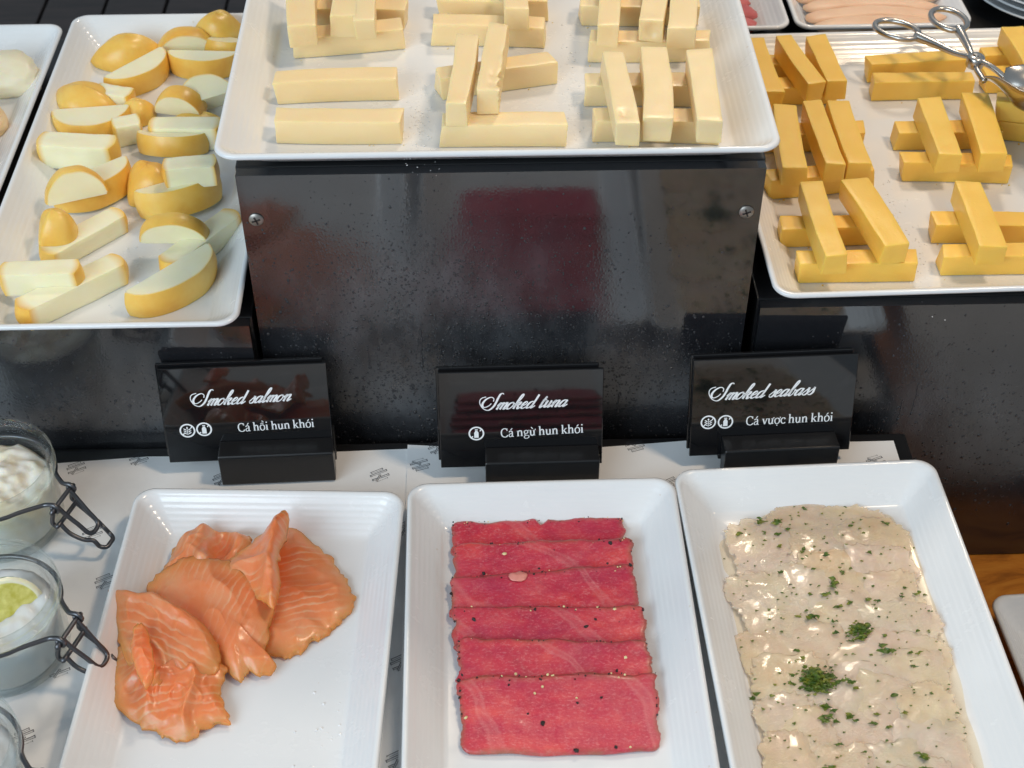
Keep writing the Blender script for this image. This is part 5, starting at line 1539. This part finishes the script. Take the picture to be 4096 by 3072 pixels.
def sign_card(origin, yaw, W, H, lines, what, hold):
    """card leaning back 15 degrees in the slot of a two-jaw acrylic holder"""
    lean = R(15)
    M = Matrix.Translation(origin) @ Matrix.Rotation(R(yaw), 4, 'Z') @ Matrix.Rotation(-lean, 4, 'X')
    e = empty('sign_card', origin)
    tag(e, 'black glossy sign card reading smoked %s, behind the %s plate' % (what, what), 'sign', 'black name cards')
    inv = Matrix.Translation(-Vector(origin))
    p = link('panel', box_mesh('panel', (0, 0, 0), (W, 0.0028, H), 0.0004, 1), 'black_acrylic', e, smooth=False)
    p.matrix_local = inv @ M
    q = link('backing', box_mesh('backing', (-0.0015, 0.0036, 0.004), (W - 0.003, 0.0066, H + 0.0020), 0.0004, 1), 'black_acrylic', e, smooth=False)
    q.matrix_local = inv @ M
    for nm, (v, f) in lines:
        o = link(nm, mesh(nm, [(x * 0.001, -0.00025, y * 0.001) for x, y in v], f), 'ink_white', e, smooth=False)
        o.matrix_local = inv @ M
    # holder
    hx0, hx1 = hold
    h = 0.026
    base = Vector((origin[0], origin[1], 0.00185))
    he = empty('card_holder', base, R(yaw))
    tag(he, 'black acrylic block holding the smoked %s card' % what, 'card holder', 'card holders')
    def prism(name, prof):
        n = len(prof)
        verts = [(x, y, z) for x in (hx0, hx1) for (y, z) in prof]
        faces = [tuple(range(n)), tuple(range(2 * n - 1, n - 1, -1))] + [(i, n + i, n + (i + 1) % n, (i + 1) % n) for i in range(n)]
        bm = bmesh.new()
        vs = [bm.verts.new(v) for v in verts]
        for f in faces: bm.faces.new([vs[i] for i in f])
        bmesh.ops.recalc_face_normals(bm, faces=bm.faces)
        bmesh.ops.bevel(bm, geom=bm.edges[:], offset=0.0008, segments=2, profile=0.6, affect='EDGES')
        return link(name, bm_mesh(bm, name), 'black_satin', he, smooth=False)
    zb = origin[2] - 0.00185
    front = lambda z: (z - zb) * math.tan(lean) - 0.0006
    back = lambda z: (z - zb) * math.tan(lean) + 0.0076
    prism('front_jaw', [(-0.0135, 0.0), (-0.0125, h * 0.96), (-0.0118, h), (front(h), h - 0.001), (front(0.006), 0.006), (front(0.0), 0.0)])
    prism('back_jaw', [(back(0.0) + 0.001, 0.0), (back(h), h), (back(h) + 0.003, h), (back(0) + 0.012, 0.0)])
HOI = ['C', ('a', 'acute'), ' ', 'h', ('o', 'circ', 'gravehi'), 'i', ' ', 'h', 'u', 'n', ' ', 'k', 'h', ('o', 'acute'), 'i']
NGU = ['C', ('a', 'acute'), ' ', 'n', 'g', ('u', 'hornu', 'grave'), ' ', 'h', 'u', 'n', ' ', 'k', 'h', ('o', 'acute'), 'i']
VUOC = ['C', ('a', 'acute'), ' ', 'v', ('u', 'hornu'), ('o', 'horno', 'dot'), 'c', ' ', 'h', 'u', 'n', ' ', 'k', 'h', ('o', 'acute'), 'i']
TEXTS = {'salmon': ('Smoked salmon', HOI, ['wheat', 'milk'], (0.0355, 0.1125)), 'tuna': ('Smoked tuna', NGU, ['milk'], (0.0300, 0.1065)),
         'seabass': ('Smoked seabass', VUOC, ['wheat', 'milk'], (0.0215, 0.0995))}
for (what, org, yaw, W_, H_, t1, t2, ic) in CARDS:
    a, b, kinds, hold = TEXTS[what]
    lines = [('script_lettering', script_text(a, *t1)), ('serif_lettering', serif_text(b, *t2))]
    lines += [('allergen_icon', icon(k, x, y, 5.3)) for k, (x, y) in zip(kinds, ic)]
    sign_card(org, yaw, W_, H_, lines, what, hold)

# ------------------------------------------------------------------ clip-top jars
def jar(x, y, r, h, z0, label, content):
    e = empty('clip_jar', (x, y, z0))
    tag(e, label, 'jar', 'wire clip glass jars')
    t = 0.0032
    prof = [(0.001, 0.0), (r * 0.72, 0.0), (r * 0.84, 0.0015), (r * 0.90, 0.006), (r * 0.93, h * 0.55), (r * 0.94, h * 0.66), (r * 0.90, h * 0.72), (r * 0.90, h * 0.78),
            (r * 0.985, h * 0.82), (r, h * 0.86), (r * 0.985, h * 0.90), (r * 0.97, h * 0.915), (r * 0.985, h * 0.94), (r * 0.985, h * 0.97), (r * 0.965, h), (r * 0.93, h), (r * 0.915, h * 0.975),
            (r * 0.875, h * 0.955), (r * 0.85, h * 0.90), (r * 0.84, h * 0.78), (r * 0.87, h * 0.64), (r * 0.86, h * 0.5), (r * 0.84, 0.009), (r * 0.78, 0.005), (0.001, 0.0045)]
    lathe('glass_body', prof, 'jar_glass', e, 64)
    # bail wire round the neck, with the clasp on the right
    zn = h * 0.755
    rn = r * 0.955
    a0 = R(-20)
    ring = [Vector((rn * math.cos(a0 + R(a)), rn * math.sin(a0 + R(a)), zn - 0.0015 * math.sin(R(a)))) for a in range(26, 336, 10)]
    ax = Vector((math.cos(a0), math.sin(a0), 0))
    ay = Vector((-math.sin(a0), math.cos(a0), 0))
    az = Vector((0, 0, 1))
    L3 = lambda u, v, w: ax * (r + u) + ay * v + az * (zn + w)
    wr = 0.00150
    def eyelet(v, sgn):
        return [L3(0.001, v * 1.25, 0), L3(0.005, v * 1.02, 0.0005), L3(0.010, v, 0.0015), L3(0.0125, v, -0.0012), L3(0.0108, v, -0.0042), L3(0.0078, v, -0.0035), L3(0.0082, v, -0.0005)]
    wire('bail_wire', eyelet(0.0095, 1)[::-1] + ring + eyelet(-0.0095, -1), wr, 'dark_wire', e, sub=5)
    wire('hinge_loop', [L3(0.0098, 0.011, -0.0015), L3(0.0098, -0.011, -0.0015), L3(0.0085, -0.0115, -0.006), L3(0.0065, -0.0115, -0.014), L3(0.0085, -0.0115, -0.0165), L3(0.0105, -0.0105, -0.0150),
                        L3(0.0105, 0.0105, -0.0150), L3(0.0085, 0.0115, -0.0165), L3(0.0065, 0.0115, -0.014), L3(0.0085, 0.0115, -0.006)], wr, 'dark_wire', e, closed=True, sub=6)
    wire('clasp_lever', [L3(0.010, -0.0095, -0.0150), L3(0.016, -0.0100, -0.022), L3(0.024, -0.0085, -0.0270), L3(0.0295, -0.0062, -0.0285), L3(0.033, -0.006, -0.0330), L3(0.0365, -0.004, -0.0345), L3(0.0370, 0.0, -0.0345),
                         L3(0.0365, 0.004, -0.0345), L3(0.033, 0.006, -0.0330), L3(0.0295, 0.0062, -0.0285), L3(0.024, 0.0085, -0.0270), L3(0.016, 0.0100, -0.022), L3(0.010, 0.0095, -0.0150)], wr, 'dark_wire', e, sub=6)
    wire('clasp_yoke', [L3(0.0105, -0.0075, -0.0015), L3(0.014, -0.0072, -0.007), L3(0.021, -0.0060, -0.016), L3(0.0270, -0.005, -0.0235), L3(0.0285, 0.0, -0.0250), L3(0.0270, 0.005, -0.0235), L3(0.021, 0.0060, -0.016), L3(0.014, 0.0072, -0.007), L3(0.0105, 0.0075, -0.0015)], wr, 'dark_wire', e, sub=6)
    return e
def jars():
    z0 = 0.0020
    for (x, y, lab, con) in JARS:
        r, h = 0.0412, 0.060
        zz = z0 + (0.0018 if y < 0.5 else 0.0)
        jar(x, y, r, h, zz, lab, con)
        def fill(name, mat, top, rough, seed):
            n, m = 56, 22
            rin = r * 0.858
            verts, faces = [(0, 0, 0.0062)], []
            for (rr, z) in ((r * 0.76, 0.0062), (r * 0.828, 0.0092), (r * 0.852, h * 0.48)):
                verts += [(rr * math.cos(6.2832 * i / n), rr * math.sin(6.2832 * i / n), z) for i in range(n)]
            for q in range(m + 1):
                t = 1 - q / m
                for i in range(n):
                    a = 6.2832 * i / n
                    cx_, cy_ = t * math.cos(a), t * math.sin(a)
                    z = top + rough * noise.noise(Vector((cx_ * 2.3, cy_ * 2.3, seed))) + rough * 0.6 * noise.noise(Vector((cx_ * 6, cy_ * 6, seed + 3))) + 0.004 * (1 - t * t)
                    verts.append((rin * cx_, rin * cy_, z))
            rows = 3 + m + 1
            for i in range(n):
                faces.append((0, 1 + (i + 1) % n, 1 + i))
            for q in range(rows - 1):
                for i in range(n):
                    faces.append((1 + q * n + i, 1 + q * n + (i + 1) % n, 1 + (q + 1) * n + (i + 1) % n, 1 + (q + 1) * n + i))
            o = link(name, mesh(name, verts, faces), mat)
            o.location = (x, y, zz)
            return o
        if con == 'cream':
            tag(fill('soft_cheese', 'soft_cheese', 0.039, 0.0055, 3.0), 'creamy white soft cheese filling the jar nearest the black riser', 'cheese')
        else:
            tag(fill('crushed_ice', 'ice', 0.0365 if con == 'lime' else 0.038, 0.004, 7.0 if con == 'lime' else 9.0),
                'crushed ice filling the jar %s' % ('under the lime wedges' if con == 'lime' else 'at the lower left corner'), 'ice', kind='stuff')
            if con == 'lime':
                for (dx, dy, dz, yaw, tilt, lb) in ((0.010, -0.004, 0.0385, 42, 8, 'yellow green lime wedge lying flesh up on the ice inside the jar'),):
                    n, R_ = 20, 0.0245
                    verts, faces, mask, mi = [], [], [], []
                    for sgn in (0, 1):
                        th = R(0 if sgn == 0 else 50)
                        b = len(verts)
                        verts.append((0, 0, 0)); mask.append(0)
                        for k, rr, mk in ((0, 0.84, 0.0), (1, 0.87, 1.0), (2, 1.0, 1.0)):
                            for i in range(n + 1):
                                a = math.pi * i / n
                                verts.append((R_ * rr * math.cos(a), R_ * rr * math.sin(a) * math.cos(th), R_ * rr * math.sin(a) * math.sin(th))); mask.append(mk)
                        for i in range(n):
                            f = (b, b + 1 + i, b + 2 + i)
                            faces.append(f if sgn else f[::-1]); mi.append(0)
                            for k in (0, 1):
                                s = b + 1 + k * (n + 1) + i
                                f = (s, s + n + 1, s + n + 2, s + 1)
                                faces.append(f if sgn else f[::-1]); mi.append(0)
                    step = 1 + 3 * (n + 1)
                    nb = 5
                    prev = [1 + 2 * (n + 1) + i for i in range(n + 1)]
                    for j in range(1, nb + 1):
                        if j < nb:
                            cur = []
                            th = R(50 * j / nb)
                            for i in range(n + 1):
                                a = math.pi * i / n
                                cur.append(len(verts))
                                verts.append((R_ * math.cos(a), R_ * math.sin(a) * math.cos(th), R_ * math.sin(a) * math.sin(th))); mask.append(1)
                        else:
                            cur = [step + 1 + 2 * (n + 1) + i for i in range(n + 1)]
                        for i in range(n):
                            faces.append((prev[i], prev[i + 1], cur[i + 1], cur[i])); mi.append(1)
                        prev = cur
                    o = link('lime_wedge', mesh('lime_wedge', verts, faces, mask, mi), ['lime_flesh', 'lime_peel'])
                    o.location = (x + dx - 0.002, y + dy, zz + dz)
                    o.rotation_euler = (R(tilt), 0, R(yaw))
                    tag(o, lb, 'lime', None)
jars()

# ------------------------------------------------------------------ serving tongs
def tongs():
    e = empty('serving_tongs', (0.3709, 0.9496, 0.165))
    tag(e, 'steel scissor tongs with two finger rings resting on the yellow cheese', 'tongs')
    O = e.location
    def ringarm(center, rx, ry, rot, pts, name):
        bm = bmesh.new()
        C = Vector(center) - O
        n = 36
        loop = []
        for i in range(n):
            a = 2 * math.pi * i / n
            p = Vector((rx * math.cos(a), ry * math.sin(a), 0))
            p = Matrix.Rotation(R(rot), 3, 'Z') @ p
            loop.append(C + p)
        tube(bm, loop, 0.0024, 10, True)
        bmesh.ops.recalc_face_normals(bm, faces=bm.faces)
        hnd = link(name, bm_mesh(bm, name), 'steel', e)
        bm = bmesh.new()
        path = catmull([Vector(p) - O for p in pts], 8)
        m = len(path)
        rad = [0.0042 - 0.0020 * min(1, 2.2 * i / m) for i in range(m)]
        tube(bm, path, rad, 10)
        bmesh.ops.recalc_face_normals(bm, faces=bm.faces)
        link('arm', bm_mesh(bm, 'arm'), 'steel', e)
    piv = (0.3709, 0.9496, 0.165)
    ringarm((0.3230, 0.9985, 0.164), 0.0175, 0.0120, -38, [(0.3352, 0.9890, 0.164), (0.345, 0.979, 0.164), (0.358, 0.963, 0.1645), (0.3700, 0.9505, 0.1665), (0.3800, 0.9385, 0.166), (0.3875, 0.9290, 0.163)], 'finger_ring')
    ringarm((0.3655, 1.0095, 0.166), 0.0170, 0.0125, -75, [(0.3690, 0.9945, 0.166), (0.3700, 0.984, 0.1655), (0.3705, 0.966, 0.165), (0.3708, 0.9500, 0.1632), (0.3700, 0.9390, 0.163), (0.3725, 0.9270, 0.161)], 'finger_ring')
    s = lathe('pivot', [(0.0001, -0.0045), (0.0062, -0.0045), (0.0066, -0.0035), (0.0066, 0.0030), (0.0055, 0.0042), (0.0030, 0.0046), (0.0026, 0.0060), (0.0001, 0.0064)], 'steel', e, 28)
    # two wavy scoop blades
    for sg, base, rot in ((1, Vector((0.3870, 0.9300, 0.163)) - O, -22), (-1, Vector((0.3720, 0.9275, 0.1605)) - O, -40)):
        nu, nv = 30, 12
        verts, faces = [], []
        for t in (0, 1):
            for i in range(nu + 1):
                u = i / nu
                wd = 0.006 + 0.020 * math.sin(min(1.0, u * 1.15) * math.pi * 0.55)
                for j in range(nv + 1):
                    v = -1 + 2 * j / nv
                    x = u * 0.085
                    y = v * wd
                    z = 0.004 * math.sin(u * 9 + 0.8) * (1 - u * 0.4) - 0.010 * v * v * sg * min(1, u * 3) + 0.006 * sg * min(1, u * 3) - t * 0.0008
                    p = Matrix.Rotation(R(rot), 3, 'Z') @ (Matrix.Rotation(R(38 * sg), 3, 'X') @ Vector((x, y, z)))
                    verts.append(p + base)
        m = (nu + 1) * (nv + 1)
        for i in range(nu):
            for j in range(nv):
                a = i * (nv + 1) + j
                faces.append((a, a + nv + 1, a + nv + 2, a + 1))
                faces.append((m + a, m + a + 1, m + a + nv + 2, m + a + nv + 1))
        bd = [i * (nv + 1) for i in range(nu + 1)]
        for i in range(nu):
            a, b = bd[i], bd[i + 1]
            faces.append((a, m + a, m + b, b))
            a, b = bd[i] + nv, bd[i + 1] + nv
            faces.append((a, b, m + b, m + a))
        for j in range(nv):
            faces.append((j, j + 1, m + j + 1, m + j))
            a = nu * (nv + 1) + j
            faces.append((a, m + a, m + a + 1, a + 1))
        link('scoop_blade', mesh('scoop_blade', verts, faces), 'steel', e)
tongs()

# ------------------------------------------------------------------ round plates stacked behind the right tray
def stack():
    for k in range(5):
        r = 0.080
        prof = [(0.001, 0), (r * 0.62, 0), (r * 0.66, 0.002), (r * 0.98, 0.0125), (r, 0.0140), (r * 0.985, 0.0150), (r * 0.68, 0.0060), (r * 0.60, 0.0042), (0.001, 0.004)]
        o = lathe('round_plate', prof, 'porcelain', None, 56)
        o.location = (0.505 + 0.001 * (k % 2), 1.150, 0.1086 + 0.0063 * k)
        tag(o, ['bottom', 'second from the bottom', 'middle', 'second from the top', 'topmost'][k] + ' round white plate of the stack at the top right corner', 'plate', 'stacked round plates')
stack()

# ------------------------------------------------------------------ water droplets on porcelain
def droplets(parent_label, spots, z, seed, label):
    rnd = random.Random(seed)
    verts, faces = [], []
    ring = 7
    for (cx, cy, sx, sy, n, smin, smax) in spots:
        for _ in range(n):
            x, y = rnd.gauss(cx, sx), rnd.gauss(cy, sy)
            s = smin + (smax - smin) * rnd.random() ** 2.5
            b = len(verts)
            for lv, (rr, zz) in enumerate(((1.0, 0.0), (0.78, 0.42))):
                for k in range(ring):
                    a = 6.283 * k / ring
                    verts.append((x + s * rr * math.cos(a), y + s * rr * math.sin(a) * 0.95, z + s * zz))
            verts.append((x, y, z + s * 0.58))
            for k in range(ring):
                u = (k + 1) % ring
                faces.append((b + k, b + u, b + ring + u, b + ring + k))
                faces.append((b + ring + k, b + ring + u, b + 2 * ring))
            faces.append(tuple(b + k for k in range(ring))[::-1])
    o = link('water_droplets', mesh('water_droplets', verts, faces), 'water')
    return tag(o, label, 'water', kind='stuff')
droplets('', [(-0.037, 0.765, 0.006, 0.018, 110, 0.0002, 0.0008), (-0.036, 0.80, 0.006, 0.018, 80, 0.0002, 0.0008), (0.060, 0.79, 0.004, 0.02, 60, 0.0002, 0.0008), (-0.10, 0.835, 0.012, 0.006, 30, 0.0002, 0.0007), (0.060, 0.85, 0.005, 0.02, 50, 0.0002, 0.0008), (0.155, 0.88, 0.004, 0.02, 60, 0.0002, 0.0008)],
         0.2197 + 0.0081, 3, 'fine water droplets between the cheese sticks on the top tray')
droplets('', [(0.290, 0.83, 0.006, 0.04, 140, 0.0002, 0.0008), (0.270, 0.93, 0.010, 0.03, 110, 0.0002, 0.0008), (0.296, 0.78, 0.005, 0.02, 60, 0.0002, 0.0008), (0.33, 0.88, 0.02, 0.006, 40, 0.0002, 0.0008)],
         0.1087 + 0.0081, 4, 'fine water droplets between the yellow cheese sticks on the right tray')
droplets('', [(0.055, 0.4415, 0.035, 0.004, 130, 0.0002, 0.0009), (0.0, 0.655 - 0.02, 0.03, 0.002, 20, 0.0002, 0.0005), (0.104, 0.53, 0.001, 0.04, 60, 0.0002, 0.0006)],
         PZ + 0.0066, 6, 'fine water droplets around the tuna slices')
droplets('', [(-0.085, 0.49, 0.014, 0.012, 40, 0.0003, 0.0010), (-0.10, 0.45, 0.03, 0.01, 24, 0.0003, 0.0010)], PZ + 0.0066, 7, 'a few water drops on the empty part of the salmon plate')
droplets('', [(-0.31, 0.85, 0.004, 0.05, 120, 0.0002, 0.0007), (-0.235, 0.78, 0.01, 0.02, 60, 0.0002, 0.0008)], 0.1087 + 0.0081, 8, 'fine water droplets on the smoked cheese tray')

# ------------------------------------------------------------------ crumbs
def crumbs(rows, mat, zfloor, seed, label):
    rnd = random.Random(seed)
    bm = bmesh.new()
    for (x, y, zt, yaw, L, w, lb) in rows:
        if zt > zfloor + 0.02: continue
        for _ in range(5):
            a = R(yaw)
            u, v = rnd.uniform(-0.55, 0.55) * L, rnd.choice((-1, 1)) * (w / 2 + rnd.uniform(0.0008, 0.004))
            s_ = rnd.uniform(0.00025, 0.0008)
            r = bmesh.ops.create_icosphere(bm, subdivisions=1, radius=s_, matrix=Matrix.Translation((x + u * math.cos(a) - v * math.sin(a), y + u * math.sin(a) + v * math.cos(a), zfloor + s_ * 0.6)))
            for q in r['verts']:
                q.co += Vector((rnd.uniform(-1, 1), rnd.uniform(-1, 1), rnd.uniform(-1, 1))) * s_ * 0.35
    o = link('cheese_crumbs', bm_mesh(bm, 'cheese_crumbs'), mat, smooth=False)
    tag(o, label, 'crumbs', kind='stuff')
crumbs(TOP_STICKS, 'pale_cheese', 0.2278, 2, 'tiny pale crumbs around the cheese sticks on the top tray')
crumbs(YELLOW_STICKS, 'yellow_cheese', 0.1168, 3, 'tiny yellow crumbs around the cheese sticks on the right tray')
